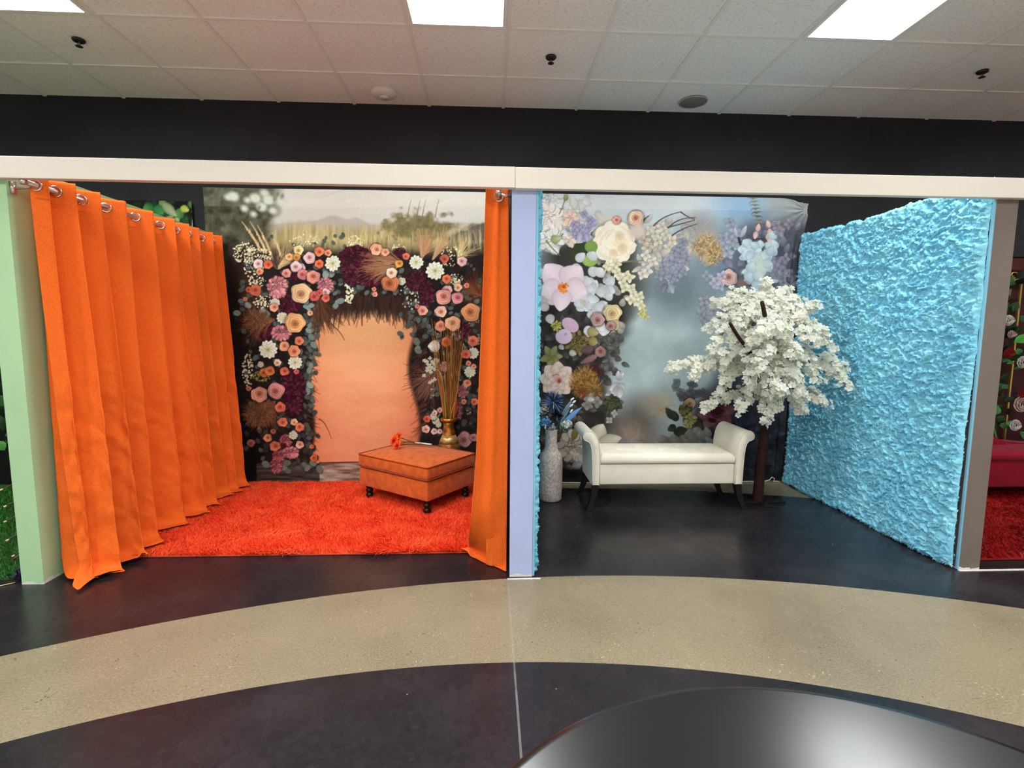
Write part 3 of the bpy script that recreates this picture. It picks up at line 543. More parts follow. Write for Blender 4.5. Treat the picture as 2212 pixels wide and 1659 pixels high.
def floor_material():
    M = mat('stained_concrete', (60, 55, 58), .3, .36); N, K = M.node_tree.nodes, M.node_tree.links; b = N['Principled BSDF']
    g = N.new('ShaderNodeNewGeometry')
    def math_(op, a, b_=None, c=None):
        n = N.new('ShaderNodeMath'); n.operation = op
        for i, x in enumerate((a, b_, c)):
            if x is None: continue
            if isinstance(x, (int, float)): n.inputs[i].default_value = x
            else: K.new(x, n.inputs[i])
        return n.outputs[0]
    def dist(cx, cy):
        n = N.new('ShaderNodeVectorMath'); n.operation = 'DISTANCE'; K.new(g.outputs['Position'], n.inputs[0]); n.inputs[1].default_value = (cx, cy, 0); return n.outputs['Value']
    def noise(sc, det=4, st=(1, 1, 1)):
        v = N.new('ShaderNodeMapping'); v.inputs['Scale'].default_value = st; K.new(g.outputs['Position'], v.inputs['Vector'])
        t = N.new('ShaderNodeTexNoise'); t.inputs['Scale'].default_value = sc; t.inputs['Detail'].default_value = det; K.new(v.outputs[0], t.inputs['Vector']); return t.outputs['Fac']
    def ramp(f, stops):
        r = N.new('ShaderNodeValToRGB'); e = r.color_ramp.elements
        while len(e) < len(stops): e.new(.5)
        for x, (p, c) in zip(e, stops): x.position = p; x.color = L4(c) if len(c) == 3 else c
        K.new(f, r.inputs[0]); return r.outputs[0]
    def mixc(f, a, b_, mode='MIX'):
        n = N.new('ShaderNodeMix'); n.data_type = 'RGBA'; n.blend_type = mode
        if isinstance(f, float): n.inputs[0].default_value = f
        else: K.new(f, n.inputs[0])
        K.new(a, n.inputs[6]); K.new(b_, n.inputs[7]); return n.outputs[2]
    ring = math_('MULTIPLY', math_('LESS_THAN', dist(.538, -2.960), 5.630), math_('GREATER_THAN', dist(.0655, -2.170), 4.118))
    back = math_('GREATER_THAN', dist(.538, -2.960), 7.20)
    tan = math_('MAXIMUM', ring, back)
    dark = ramp(noise(2.1, 6), [(.3, (22, 20, 24)), (.52, (34, 31, 35)), (.72, (54, 49, 51))])
    dark = mixc(.35, dark, ramp(noise(34, 5), [(.3, (18, 17, 20)), (.7, (50, 45, 47))]))
    sand = ramp(noise(1.7, 5), [(.3, (108, 100, 82)), (.5, (134, 123, 100)), (.7, (146, 133, 108))])
    sand = mixc(.5, sand, ramp(noise(120, 4), [(.3, (96, 86, 68)), (.5, (134, 122, 98)), (.72, (162, 148, 122))]))
    spot = N.new('ShaderNodeTexVoronoi'); spot.inputs['Scale'].default_value = 42; K.new(g.outputs['Position'], spot.inputs['Vector'])
    sand = mixc(math_('MULTIPLY', math_('LESS_THAN', spot.outputs['Distance'], .16), math_('GREATER_THAN', noise(5), .52)), sand, ramp(noise(9), [(.4, (84, 70, 54)), (.6, (176, 166, 146))]))
    col = mixc(tan, dark, sand)
    bounce_disc = math_('LESS_THAN', dist(.0655, -2.170), 3.25); cream = ramp(noise(3, 5), [(.3, (206, 200, 186)), (.7, (228, 222, 210))]); col = mixc(bounce_disc, col, cream)  # unseen pale disc behind the camera, added to bounce light onto the ceiling
    # saw-cut joint and a few white paint flecks
    sp = N.new('ShaderNodeSeparateXYZ'); K.new(g.outputs['Position'], sp.inputs[0])
    jx = math_('ABSOLUTE', math_('SUBTRACT', sp.outputs[0], .106)); joint = math_('MULTIPLY', math_('LESS_THAN', jx, .004), math_('LESS_THAN', sp.outputs[1], 2.66))
    white = N.new('ShaderNodeRGB'); white.outputs[0].default_value = L4((150, 145, 136))
    col = mixc(math_('MULTIPLY', joint, math_('MULTIPLY', noise(9), .8)), col, white.outputs[0])
    fl = N.new('ShaderNodeTexVoronoi'); fl.inputs['Scale'].default_value = 5.2; K.new(g.outputs['Position'], fl.inputs['Vector'])
    col = mixc(math_('LESS_THAN', fl.outputs['Distance'], .014), col, white.outputs[0])
    K.new(col, b.inputs['Base Color'])
    K.new(math_('ADD', math_('MULTIPLY', noise(7, 5), .22), .16), b.inputs['Roughness'])
    bp = N.new('ShaderNodeBump'); bp.inputs['Strength'].default_value = .05; bp.inputs['Distance'].default_value = .003; K.new(noise(60, 4), bp.inputs['Height']); K.new(bp.outputs[0], b.inputs['Normal'])
    return M
def ceiling_material():
    M = mat('ceiling_tile', (242, 238, 232), .9, .1); N, K = M.node_tree.nodes, M.node_tree.links; b = N['Principled BSDF']
    g = N.new('ShaderNodeNewGeometry')
    v = N.new('ShaderNodeMapping'); v.inputs['Scale'].default_value = (1, 2.2, 1); K.new(g.outputs['Position'], v.inputs['Vector'])
    t = N.new('ShaderNodeTexNoise'); t.inputs['Scale'].default_value = 48; t.inputs['Detail'].default_value = 3; K.new(v.outputs[0], t.inputs['Vector'])
    r = N.new('ShaderNodeValToRGB'); r.color_ramp.elements[0].position = .34; r.color_ramp.elements[1].position = .46
    r.color_ramp.elements[0].color = L4((222, 217, 211)); r.color_ramp.elements[1].color = L4((243, 240, 236)); K.new(t.outputs['Fac'], r.inputs[0]); K.new(r.outputs[0], b.inputs['Base Color'])
    bp = N.new('ShaderNodeBump'); bp.inputs['Strength'].default_value = .3; bp.inputs['Distance'].default_value = .004; K.new(t.outputs['Fac'], bp.inputs['Height']); K.new(bp.outputs[0], b.inputs['Normal'])
    return M

def struct(name, mb, m, smooth=False, midx=None):
    o = mesh(name, mb.v, mb.f, m, None, smooth, midx=midx); o['kind'] = 'structure'; return o

# ------------------------------------------------------------------ the room
struct('floor', MB().box(RX0, RX1, RY0, YB+.1, -.1, 0), floor_material())
lit = {(c, r) for c in (-5, -1, 3, 7, 11) for r in (0, 4, 8)}           # a light takes two tiles, one behind the other
hole = {(c, r) for c, r0 in lit for r in (r0, r0+1)}
mb = MB()
for c in range(-8, 16):
    for r in range(-2, 14):
        if (c, r) in hole: continue
        x0, y1 = TX+c*TS, TY-r*TS; y0 = y1-TS; y1 = min(y1, YB); e = .0085
        if y0 >= YB: continue
        mb.add([(x0+e, y0+e, ZC+.006), (x0+TS-e, y0+e, ZC+.006), (x0+TS-e, y1-e, ZC+.006), (x0+e, y1-e, ZC+.006)], [(0, 3, 2, 1)])
ceil = struct('ceiling', mb, ceiling_material())
mb = MB()                                                               # the T-bars carrying the tiles
for c in range(-8, 17): x = TX+c*TS; mb.box(x-.012, x+.012, RY0, YB, ZC, ZC+.03)
for r in range(-1, 15): y = TY-r*TS; mb.box(RX0, RX1, y-.012, y+.012, ZC-.0008, ZC+.03)
mb.box(RX0, RX1, RY0, YB+.1, ZC+.2, ZC+.3)
gr = mesh('ceiling_grid', mb.v, mb.f, mat('grid_paint', (232, 228, 222), .7), ceil, False)
struct('wall_back', MB().box(RX0-.1, RX1+.1, YB, YB+.1, 0, ZC+.2), M_black)
struct('wall_front', MB().box(RX0-.1, RX1+.1, RY0-.1, RY0, 0, ZC+.2), M_wall)
struct('wall_west', MB().box(RX0-.1, RX0, RY0, YB, 0, ZC+.2), M_wall)
struct('wall_east', MB().box(RX1, RX1+.1, RY0, YB, 0, ZC+.2), M_wall)
def chipped(name, col):
    """painted board whose bottom edge is chipped to white plaster"""
    M = mat(name, col, .6, .25, noise=(2.5, .04), bump=(70, .06, .002)); N, K = M.node_tree.nodes, M.node_tree.links; b = N['Principled BSDF']
    g = N.new('ShaderNodeNewGeometry'); sp = N.new('ShaderNodeSeparateXYZ'); K.new(g.outputs['Position'], sp.inputs[0])
    t = N.new('ShaderNodeTexNoise'); t.inputs['Scale'].default_value = 26; K.new(g.outputs['Position'], t.inputs['Vector'])
    a = N.new('ShaderNodeMath'); a.operation = 'MULTIPLY_ADD'; a.inputs[1].default_value = .05; a.inputs[2].default_value = -.012; K.new(t.outputs['Fac'], a.inputs[0])
    l = N.new('ShaderNodeMath'); l.operation = 'LESS_THAN'; K.new(sp.outputs[2], l.inputs[0]); K.new(a.outputs[0], l.inputs[1])
    x = N.new('ShaderNodeMix'); x.data_type = 'RGBA'; K.new(l.outputs[0], x.inputs[0]); x.inputs[7].default_value = L4((226, 222, 214))
    src = b.inputs['Base Color'].links[0].from_socket; K.new(src, x.inputs[6]); K.new(x.outputs[2], b.inputs['Base Color'])
    return M
struct('wall_left', MB().box(XL0, XL, YF, YB, 0, ZW), chipped('green_paint', (174, 212, 164)))
b = MB().box(XM0, XM1, YF, YB, 0, ZW)
wm = struct('wall_middle', b, [M_black, chipped('periwinkle_paint', (176, 187, 226))])
for f in wm.data.polygons: f.material_index = 1 if f.normal.y < -.5 else 0  # sides painted black, with the curtain's shade put into that colour
struct('wall_right', MB().box(XR0, XR1, YF, YB, 0, ZW), chipped('taupe_paint', (122, 110, 102)))
struct('trim_1', MB().box(RX0, .131, 2.632, YF-.001, ZB0, ZB1, .003), M_white)
struct('trim_2', MB().box(.132, RX1, 2.634, YF-.001, ZB0-.002, ZB1-.001, .003), M_white)

# ------------------------------------------------------------------ ceiling lights, one troffer copied
def make_light():
    x0, x1, y0, y1 = -TS/2+.013, TS/2-.013, -TS+.013, TS-.013
    t = thing('ceiling_light', '', 'ceiling light', (0, 0, ZC))
    f = MB()
    for a in ((x0, x1, y0, y0+.022), (x0, x1, y1-.022, y1), (x0, x0+.022, y0+.022, y1-.022), (x1-.022, x1, y0+.022, y1-.022)): f.box(*a, ZC-.006, ZC+.02)
    f.build('frame', mat('light_frame', (236, 234, 230), .4), t, False)
    i, o, zi = .022, .085, ZC+.10
    A = [(x0+i, y0+i), (x1-i, y0+i), (x1-i, y1-i), (x0+i, y1-i)]; B = [(x0+o, y0+o*1.6), (x1-o, y0+o*1.6), (x1-o, y1-o*1.6), (x0+o, y1-o*1.6)]
    V = [(a, b_, ZC+.004) for a, b_ in A]+[(a, b_, zi) for a, b_ in B]
    mesh('reflector', V, [(0, 4, 5, 1), (1, 5, 6, 2), (2, 6, 7, 3), (3, 7, 4, 0)], mat('light_reflector', (240, 238, 234), .5), t, False)
    mesh('lamp_lens', [(a, b_, zi) for a, b_ in B], [(3, 2, 1, 0)], mat('lit_lens', (250, 250, 250), .5, emit=((.95, .98, 1.0), LAMP)), t, False)
    return t
LAMP = 38.5
L0 = make_light(); first = True
def copy_thing(root, loc, rz=0, label=None, group=None):
    r = root.copy(); C.objects.link(r); r.location = loc; r.rotation_euler = (0, 0, rz)
    if label: r['label'] = label
    if group: r['group'] = group
    for ch in list(root.children):
        c = ch.copy(); C.objects.link(c); c.parent = r
        for g in ch.children: d = g.copy(); C.objects.link(d); d.parent = c
    return r
names = {(-1, 0): 'lit white troffer in the ceiling over the green partition, its corner showing', (3, 0): 'lit white troffer in the ceiling above the orange booth and blue post', (7, 0): 'lit white troffer in the ceiling above the blue fur booth'}
for c, r in sorted(lit, key=lambda k: k not in names):
    loc = (TX+(c+.5)*TS, TY-(r+1)*TS, ZC); lb = names.get((c, r))
    if lb is None: lb = 'lit white troffer in the ceiling outside the picture'
    o = L0 if first else copy_thing(L0, loc); o.location = loc; first = False; o['label'] = lb
    o['group'] = 'recessed ceiling troffers'

# ------------------------------------------------------------------ sprinklers, detector, speaker
def make_sprinkler():
    t = thing('ceiling_sprinkler', '', 'sprinkler', (0, 0, ZC), 'fire sprinklers')
    m_ = mat('sprinkler_metal', (52, 48, 52), .35, .5, .6)
    MB().lathe((0, 0, ZC), [(.001, .004), (.036, .004), (.036, -.004), (.030, -.010), (.001, -.011)], 24).build('escutcheon', m_, t)
    MB().lathe((0, 0, ZC), [(.008, -.010), (.009, -.030), (.004, -.034)], 12).build('nozzle', mat('sprinkler_nozzle', (120, 112, 108), .3, .5, .7), t)
    MB().lathe((0, 0, ZC), [(.002, -.036), (.021, -.037), (.021, -.039), (.002, -.040)], 18).build('deflector', m_, t)
    return t
s0 = make_sprinkler()
for i, (x, y, lb) in enumerate([(-2.633, 3.608, 'small dark sprinkler in the ceiling tile in front of the left troffer'), (.417, 3.636, 'small dark sprinkler in the ceiling tile above the periwinkle post'), (3.473, 3.646, 'small dark sprinkler in the ceiling above the taupe post and red booth')]):
    o = s0 if i == 0 else copy_thing(s0, (x, y, ZC)); o.location = (x, y, ZC); o['label'] = lb
t = thing('smoke_detector', 'round white smoke detector on the ceiling above the orange booth', 'smoke detector', (-.816, 4.22, ZC))
MB().lathe((-.816, 4.22, ZC), [(.001, .006), (.10, .006), (.10, -.012), (.085, -.028), (.001, -.03)], 36).build('housing', M_white, t)
MB().lathe((-.816, 4.22, ZC), [(.001, -.03), (.035, -.03), (.033, -.044), (.001, -.046)], 24).build('sensor_cap', mat('detector_cap', (214, 208, 198), .5), t)
t = thing('ceiling_speaker', 'round grey speaker grille in the ceiling above the blue booth', 'speaker', (1.637, 4.236, ZC))
MB().lathe((1.637, 4.236, ZC), [(.001, .006), (.105, .006), (.105, -.004), (.098, -.008), (.001, -.008)], 40).build('grille', mat('speaker_grille', (128, 124, 120), .7, noise=(240, .25)), t)
MB().torus((1.637, 4.236, ZC-.004), (0, 0, 1), .108, .005, 40, 8).build('rim', mat('speaker_rim', (176, 170, 164), .6), t)

# ------------------------------------------------------------------ the three printed backdrops
GP = (1.10, 1.20, 1.19); GP2 = (1.04, 1.02, 1.02)
def fold_arch(X, Z, u, v):
    dy = .012*(vn(X*3, Z*1.2, 5)-.5)+.006*(fbm(X*2.2+Z*3.0, Z*9-X*2, 3, 6)-.5)*sstep(.35, .8, v)
    dy = dy-.010*np.abs(vn(X*2.4+Z*7, Z*11-X*5, 8)-.5)*sstep(.14, .0, v)
    return np.zeros_like(X), dy, .006*(vn(X*3, X*0, 9)-.5)*(1-v)
PA = paint_arch()
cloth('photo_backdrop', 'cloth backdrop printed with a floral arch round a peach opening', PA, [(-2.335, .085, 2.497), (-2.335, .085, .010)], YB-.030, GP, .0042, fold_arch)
def fold_garden(X, Z, u, v):
    r = np.hypot((X-2.74)*1.0, Z-2.44); a = np.arctan2(2.44-Z, 2.74-X)
    pull = np.exp(-r/.28)
    dy = .008*(vn(X*3, Z*2, 15)-.5)-.020*pull*(.5+.5*np.cos(a*15))*sstep(0, .06, r)-.012*np.abs(vn(X*1.4+Z*6, Z*12, 18)-.5)*sstep(.13, .0, v)
    hang = sstep(.93, 1.0, u)*sstep(.02, .25, v)
    dx = -.035*hang*(1-.3*v); dy = dy-.018*hang*np.cos(u*170)
    dz = -.045*sstep(.90, 1., u)*sstep(.12, 0, v)*u
    return dx, dy, dz
PG = paint_garden()
cloth('photo_backdrop', 'cloth backdrop printed with pastel blooms round a pale misty opening', PG, [(.262, 2.750, 2.495), (.262, 2.690, .008)], YB-.040, GP2, .0042, fold_garden)
cloth('photo_backdrop', 'backdrop printed with glossy green leaves, peeking over the green partition', paint_ivy(), [(-4.2, -2.437, 2.383), (-4.2, -2.437, .02)], YB-.030, (.8, .8, .8), .009, lambda X, Z, u, v: (np.zeros_like(X), .004*(vn(X*3, Z*2, 25)-.5), np.zeros_like(X)))

# ------------------------------------------------------------------ orange curtains on their rods
def rod(name_label, x, y0, y1, z):
    t = thing('curtain_rod', name_label, 'curtain rod', (x, y0, z))
    MB().tube([(x, y0, z), (x, y1, z)], .0125, 16).build('pole', M_steel, t)
    return t
XRD, ZRD = -2.25, 2.050
t = rod('metal curtain rod along the green partition carrying two curtain panels', XRD, 2.655, 4.40, ZRD)
MB().lathe((XRD, 2.66, ZRD), [(.001, -.016), (.014, -.014), (.018, 0), (.014, .014), (.001, .016)], 16).build('finial', M_steel, t)
for y in (2.70, 3.97): MB().tube([(XL+.001, y, ZRD-.02), (XRD-.02, y, ZRD-.02), (XRD, y, ZRD-.004)], .007, 8).lathe((XL+.006, y, ZRD-.02), [(.001, -.03), (.014, -.028), (.014, .028), (.001, .03)], 12).build('bracket', M_steel, t)

def curtain(label, knots, u0, u1, seed, nearest_pool):
    """grommet-top panel: the cloth weaves across the rod at every knot; its foot spreads over the floor"""
    nu, nv = int((u1-u0)*44), 150
    U = np.linspace(u0, u1, nu); kk = np.arange(len(knots)); kn = np.array(knots)
    ext = lambda q: np.where(q < 0, kn[0]+q*(kn[1]-kn[0]), np.where(q > kk[-1], kn[-1]+(q-kk[-1])*(kn[-1]-kn[-2]), np.interp(q, kk, kn)))
    lead = 1.0 if nearest_pool else .3
    l = np.linspace(0, 1, nv)[None, :]; Uq = U[:, None]+0*l; L = 2.185*l+0*Uq
    amp = (.072+.060*l**1.3)*(1-(.45+.33*l)*sstep(.62, .35, Uq)*lead); cx = XRD+.002+.075*l**1.5
    sw = .10*np.sin(Uq*2.1+seed)*l**2
    ph = 2*PI*(Uq+sw*.4); s_ = np.sin(ph); tri = np.sign(s_)*np.abs(s_)**.95
    varr = 1+.35*(vn(np.floor(Uq+.5)+seed, 0*Uq, 3)-.5)*l
    X = cx+amp*tri*varr; Y = ext(U)[:, None]+.012*np.sin(2*ph)-.085*l**2*sstep(.45, 1.0, Uq)
    wr = (fbm(Uq*3.1+L*2, L*5-Uq*1.5, 4, seed)-.5)*sstep(.2, .75, l)*.034+(np.abs(fbm(Uq*4.3+L*4.5, L*6-Uq*3.5, 3, seed+5)-.5)-.12)*sstep(.35, .6, l)*sstep(1.0, .85, l)*.035
    X = X+wr; Y = Y-wr*.8
    X = X+.013*np.sin(3*ph+seed+1.5*np.sin(Uq*1.3))*sstep(.04, .5, l)*sstep(.45, .8, Uq+1-lead)
    H = ZRD+.052; Z = H-L
    fz = np.where(Y > 2.97, .032, .008); R0 = .075                     # bend outwards where it meets the floor
    lf = L-(H-fz-R0); q = np.clip(lf/R0, 0, PI/2)
    zb = fz+R0*(1-np.sin(q)); out = R0*(1-np.cos(q))+np.clip(lf-R0*PI/2, 0, None)
    on = lf > 0
    kick = (.35+.6*vn(Uq*1.7, 0*Uq, seed+9))*(1-.5*np.clip(s_, 0, 1))
    Z = np.where(on, zb+.010*(1+np.sin(ph*1.0+1))*np.clip(lf/R0, 0, 1), Z); X = np.where(on, X+out*kick, X); Y = np.where(on, Y-out*.75*kick, Y)
    if nearest_pool: k = np.exp(-((Uq-u0)/.22)**2)*np.clip(lf/R0, 0, 1); Y = Y-.07*k; Z = Z-np.minimum(.012*k, Z-.004)
    X = np.clip(X, XL+.012, None); Z = np.maximum(Z, np.where(Y > 2.97, .024, .003)); Y = np.minimum(Y, YB-.058)
    V = np.stack([X, Y, Z], 2).reshape(-1, 3)
    org = (XRD, knots[0], ZRD+.05)
    t = thing('orange_curtain', label, 'curtain', org, 'orange curtains on the left rod')
    o = mesh('fabric', V, grid_faces(nu, nv), M_orange, t)
    so = o.modifiers.new('thick', 'SOLIDIFY'); so.thickness = .003; so.offset = 0
    # hem seam under the grommets
    sv = MB(); pts = [Vector((XRD+.002+.052*np.sign(math.sin(2*PI*x))*abs(math.sin(2*PI*x))**.8+.0018, float(ext(np.array([x]))[0])+.012*math.sin(4*PI*x)-.0018, ZRD-.062)) for x in np.linspace(u0, u1, nu)]
    sv.tube(pts, .0012, 5).build('hem_seam', mat('seam_thread', (206, 84, 26), .8), t)
    for k, y in enumerate(knots):
        if k < u0-.02 or k > u1+.02: continue
        d = .004; e = lambda q: Vector((XRD+.002+.05*math.sin(2*PI*q), float(ext(np.array([q]))[0]), 0))
        tg = (e(k+.02)-e(k-.02)).normalized(); nrm = Vector((tg.y, -tg.x, 0))
        c_ = Vector((XRD+.002, float(y), ZRD))
        mbk = MB().torus(c_, nrm, .0245, .0065, 28, 10); mbk.build('grommet', M_chrome, t)
    return t
curtain('orange grommet curtain panel nearest the front, hanging along the green partition', [2.721, 2.838, 3.005, 3.19, 3.442, 3.69, 3.86], -.06, 6.30, 1.0, True)
curtain('narrower orange grommet curtain panel hanging deeper in the booth by the floral arch', [4.005, 4.19, 4.33], -.22, 2.25, 4.0, False)

# right curtain: a tight bunch, its front face towards the aisle
XR2 = .052
t = rod('metal curtain rod along the blue post, seen nearly end on', XR2, 2.690, 4.40, 2.047)
MB().tube([(XM0-.001, 2.715, 2.035), (XR2, 2.712, 2.045)], .007, 8).build('bracket', M_steel, t)
def bunch():
    nu, nv = 300, 130; U = np.linspace(0, 9, nu)[:, None]; l = np.linspace(0, 1, nv)[None, :]
    H = 2.097; Lr = .25*sstep(.9, 1.0, 1-np.abs(((U+.5) % 2)-1))*0
    Lc = 2.15*l; Z = H-Lc+0*U
    fl = sstep(1.3, .7, U); left = -.014-(.052*np.clip(Lc/1.2, 0, 1)+.055*np.clip((Lc-1.2)/.75, 0, 1)**1.5)*(.12+.88*fl); right = .103+.004*np.sin(Lc*2)
    w_ = np.clip(1-np.abs(((U+1) % 2)-1), 0, 1)                        # 0 at the wall side, 1 at the open side
    w_ = sstep(0, 1, w_)*.5+w_*.5
    first_ = sstep(1.3, .7, U)
    X = right+(left-right)*w_*(first_+(1-first_)*(.93-.02*U)); Y = 2.722+.046*U+0*l+.02*np.sin(w_*PI)*first_
    Y = Y+first_*w_*.26*np.clip((Lc-1.70)/.36, 0, 1)**2
    X = X+.010*np.sin(w_*6.5+.6)*sstep(0, .3, l)*first_
    wr = (fbm(U*5+Lc*2, Lc*6-U*3, 4, 33)-.5)*sstep(.4, .9, l)*.016; Y = Y+wr-.012*np.exp(-((w_-.46)/.09)**2)*first_
    fz = np.where(Y > 2.95, .032, .006); lf = Lc-(H-fz-.05); q = np.clip(lf/.05, 0, PI/2); on = lf > 0
    Z = np.where(on, fz+.05*(1-np.sin(q)), Z); outw = (.05*(1-np.cos(q))+np.clip(lf-.05*PI/2, 0, None))*first_
    X = np.where(on, X-outw*.5*w_, X); Y = np.where(on, Y-outw*.8*(1-w_), Y)
    X = np.minimum(X, XM0-.006); Z = np.maximum(Z, .003)
    V = np.stack([X, Y, Z+0*U], 2).reshape(-1, 3)
    t = thing('orange_curtain', 'orange curtain gathered against the periwinkle post, only its front fold showing', 'curtain', (XR2, 2.72, 2.1))
    o = mesh('fabric', V, grid_faces(nu, nv), M_orange, t); so = o.modifiers.new('thick', 'SOLIDIFY'); so.thickness = .003; so.offset = 0
    for k in range(0, 9):
        y = 2.722+.046*(k+.5)+.012*(k == 0); MB().torus((XR2, y, 2.047), (.12 if k % 2 else -.12, -1, 0), .0245, .0065, 28, 10).build('grommet', M_chrome, t)
    mbs = MB().tube([(.098, 2.722, 1.995), (.04, 2.738, 1.994), (-.014, 2.762, 1.994)], .0012, 5); mbs.build('hem_seam', mat('seam_thread', (206, 84, 26), .8), t)
bunch()
# ------------------------------------------------------------------ shag rug in the orange booth
def shag_rug(label, x0, x1, y0, y1, col, n, seed, h=.030, corner=0):
    r = np.random.default_rng(seed)
    t = thing('shag_rug', label, 'rug', ((x0+x1)/2, (y0+y1)/2, 0))
    MB().box(x0, x1, y0, y1, .001, .010, .004).build('backing', mat('rug_backing', np.array(col)*.8, .9), t, False)
    P = np.stack([r.uniform(x0+.004, x1-.004, n), r.uniform(y0+.003, y1-.003, n), np.full(n, .009)], 1)
    fx = fbm(P[:, 0]*9, P[:, 1]*9, 3, seed)-.5; fy = fbm(P[:, 0]*9+40, P[:, 1]*9, 3, seed+3)-.5
    e = .012*(np.minimum(P[:, 1]-y0, .03) < .012)
    hh = h*(.75+.5*fbm(P[:, 0]*14, P[:, 1]*14, 2, seed+5))
    D = np.stack([fx*.10+r.normal(0, .009, n), fy*.10+r.normal(0, .009, n)-e, hh], 1)
    c = lin(np.clip(np.array(col)[None, :]+r.normal(0, 1, (n, 1))*np.array([[7, 9, 5]])+(fx*46)[:, None]*np.array([[.5, 1, .6]]), 0, 255))
    V, F, K = blades(P, D, r.uniform(.0022, .0040, n), c, .6, seed)
    o = mesh('pile', V, F, M_dye, t, False, K); o['kind'] = 'stuff'
    return t
shag_rug('bright red orange shag rug on the floor of the orange booth', -2.20, .085, 2.975, YB-.062, (255, 92, 52), 90000, 3)

# ------------------------------------------------------------------ blue fur panels
def fur(label, org, au, av, nrm, wu, wv, step, amp, seed, ntuft, tint=(140, 214, 238), hang=None):
    """plush cloth on a wall: au, av span it, nrm points into the booth"""
    r = np.random.default_rng(seed); au, av, nrm, org = map(np.array, (au, av, nrm, org))
    nu, nv = int(wu/step)+2, int(wv/step)+2
    u, v = np.meshgrid(np.linspace(0, 1, nu), np.linspace(0, 1, nv), indexing='ij'); u, v = u.ravel(), v.ravel(); a, b = u*wu, v*wv
    wx, wy = fbm(a*26, b*26, 3, seed+1)-.5, fbm(a*26+9, b*26, 3, seed+2)-.5
    an = (fbm(a*7, b*7, 2, seed+3)-.5)*3.4
    def field(a, b, an, wx, wy):
        ca, sa = np.cos(an), np.sin(an); p, q = a+wx*.07, b+.25*a*(an > 0)+wy*.07
        return 1.15*sstep(.25, .75, fbm(p*33+an, q*60, 2, seed+4))*.7+fbm(p*62, q*90, 2, seed+5)*.42+.30*fbm(a*4, b*4, 3, seed+6)
    h = field(a, b, an, wx, wy)
    eg = np.minimum(np.minimum(a, wu-a), np.minimum(b, wv-b)); h = h*sstep(-.004, .022, eg)
    ed = (fbm(b*16, a*0+3, 3, seed+7)-.5)*.03*sstep(.93, 1, u)-(fbm(b*16, a*0+8, 3, seed+8)-.5)*.012*sstep(.07, 0, u); ev = (fbm(a*22, b*0+5, 3, seed+9)-.5)*.035*(sstep(.95, 1, v)-sstep(.05, 0, v))
    sag = hang(u, v) if hang is not None else np.zeros((len(u), 3))
    base = org+au*(a+ed)[:, None]+av*(b+ev)[:, None]+sag
    V = base+nrm*(.006+amp*h)[:, None]
    cl = lin(np.clip(np.array(tint)+((fbm(a*7, b*9, 3, seed+30)-.5)*44)[:, None]*np.array([.9, .7, .5]), 0, 255))
    t = thing('fur_panel', label, 'fur fabric', tuple(org), 'blue fur wall panels')
    o = mesh('fur', V, grid_faces(nu, nv), M_dye, t, True, cl)
    if np.mean([p.normal.dot(Vector(nrm)) for p in list(o.data.polygons)[::997]]) < 0: o.data.flip_normals()
    i = r.integers(0, len(V), ntuft); P = V[i]-nrm*.004
    D = nrm*r.uniform(.004, .012, (ntuft, 1))+av*(-r.uniform(-.004, .014, (ntuft, 1)))+au*r.normal(0, .008, (ntuft, 1))
    V2, F2, K2 = blades(P, D, r.uniform(.0016, .003, ntuft), np.clip(cl[i]*r.uniform(.85, 1.12, (ntuft, 1)), 0, .95), .5, seed)
    mesh('tufts', V2, F2, M_dye, t, False, K2)['kind'] = 'stuff'
    return t
def drape(u, v):
    s = np.zeros((len(u), 3)); s[:, 2] = .012*np.sin(u*7+1)*sstep(.7, 1, v); s[:, 0] = -.020*np.sin(u*5+v*4+.5)**2*sstep(1., .6, v)-.012*sstep(.3, 0, v); return s
tR = fur('large light blue fur panel covering the taupe partition beside the blossom tree', (XR0-.004, YF+.012, .006), (0, 1, 0), (0, 0, 1), (-1, 0, 0), YB-YF-.100, ZW+.012, .0045, .022, 11, 42000, hang=drape)
MB().box(XR0-.012, XR0-.002, YF-.004, YF+.012, .004, ZB0-.002, .002).build('hem', mat('blue_hem', (130, 190, 214), .8), tR)
tM = fur('narrow strip of light blue fur on the side of the periwinkle post', (XM1+.004, YF+.006, .006), (0, 1, 0), (0, 0, 1), (1, 0, 0), YB-YF-.075, ZW-.006, .0060, .024, 23, 16000, (122, 190, 212))
MB().box(XM1+.001, XM1+.012, YF-.002, YF+.008, .004, ZB0-.002, .002).build('hem', mat('blue_hem', (130, 190, 214), .8), tM)

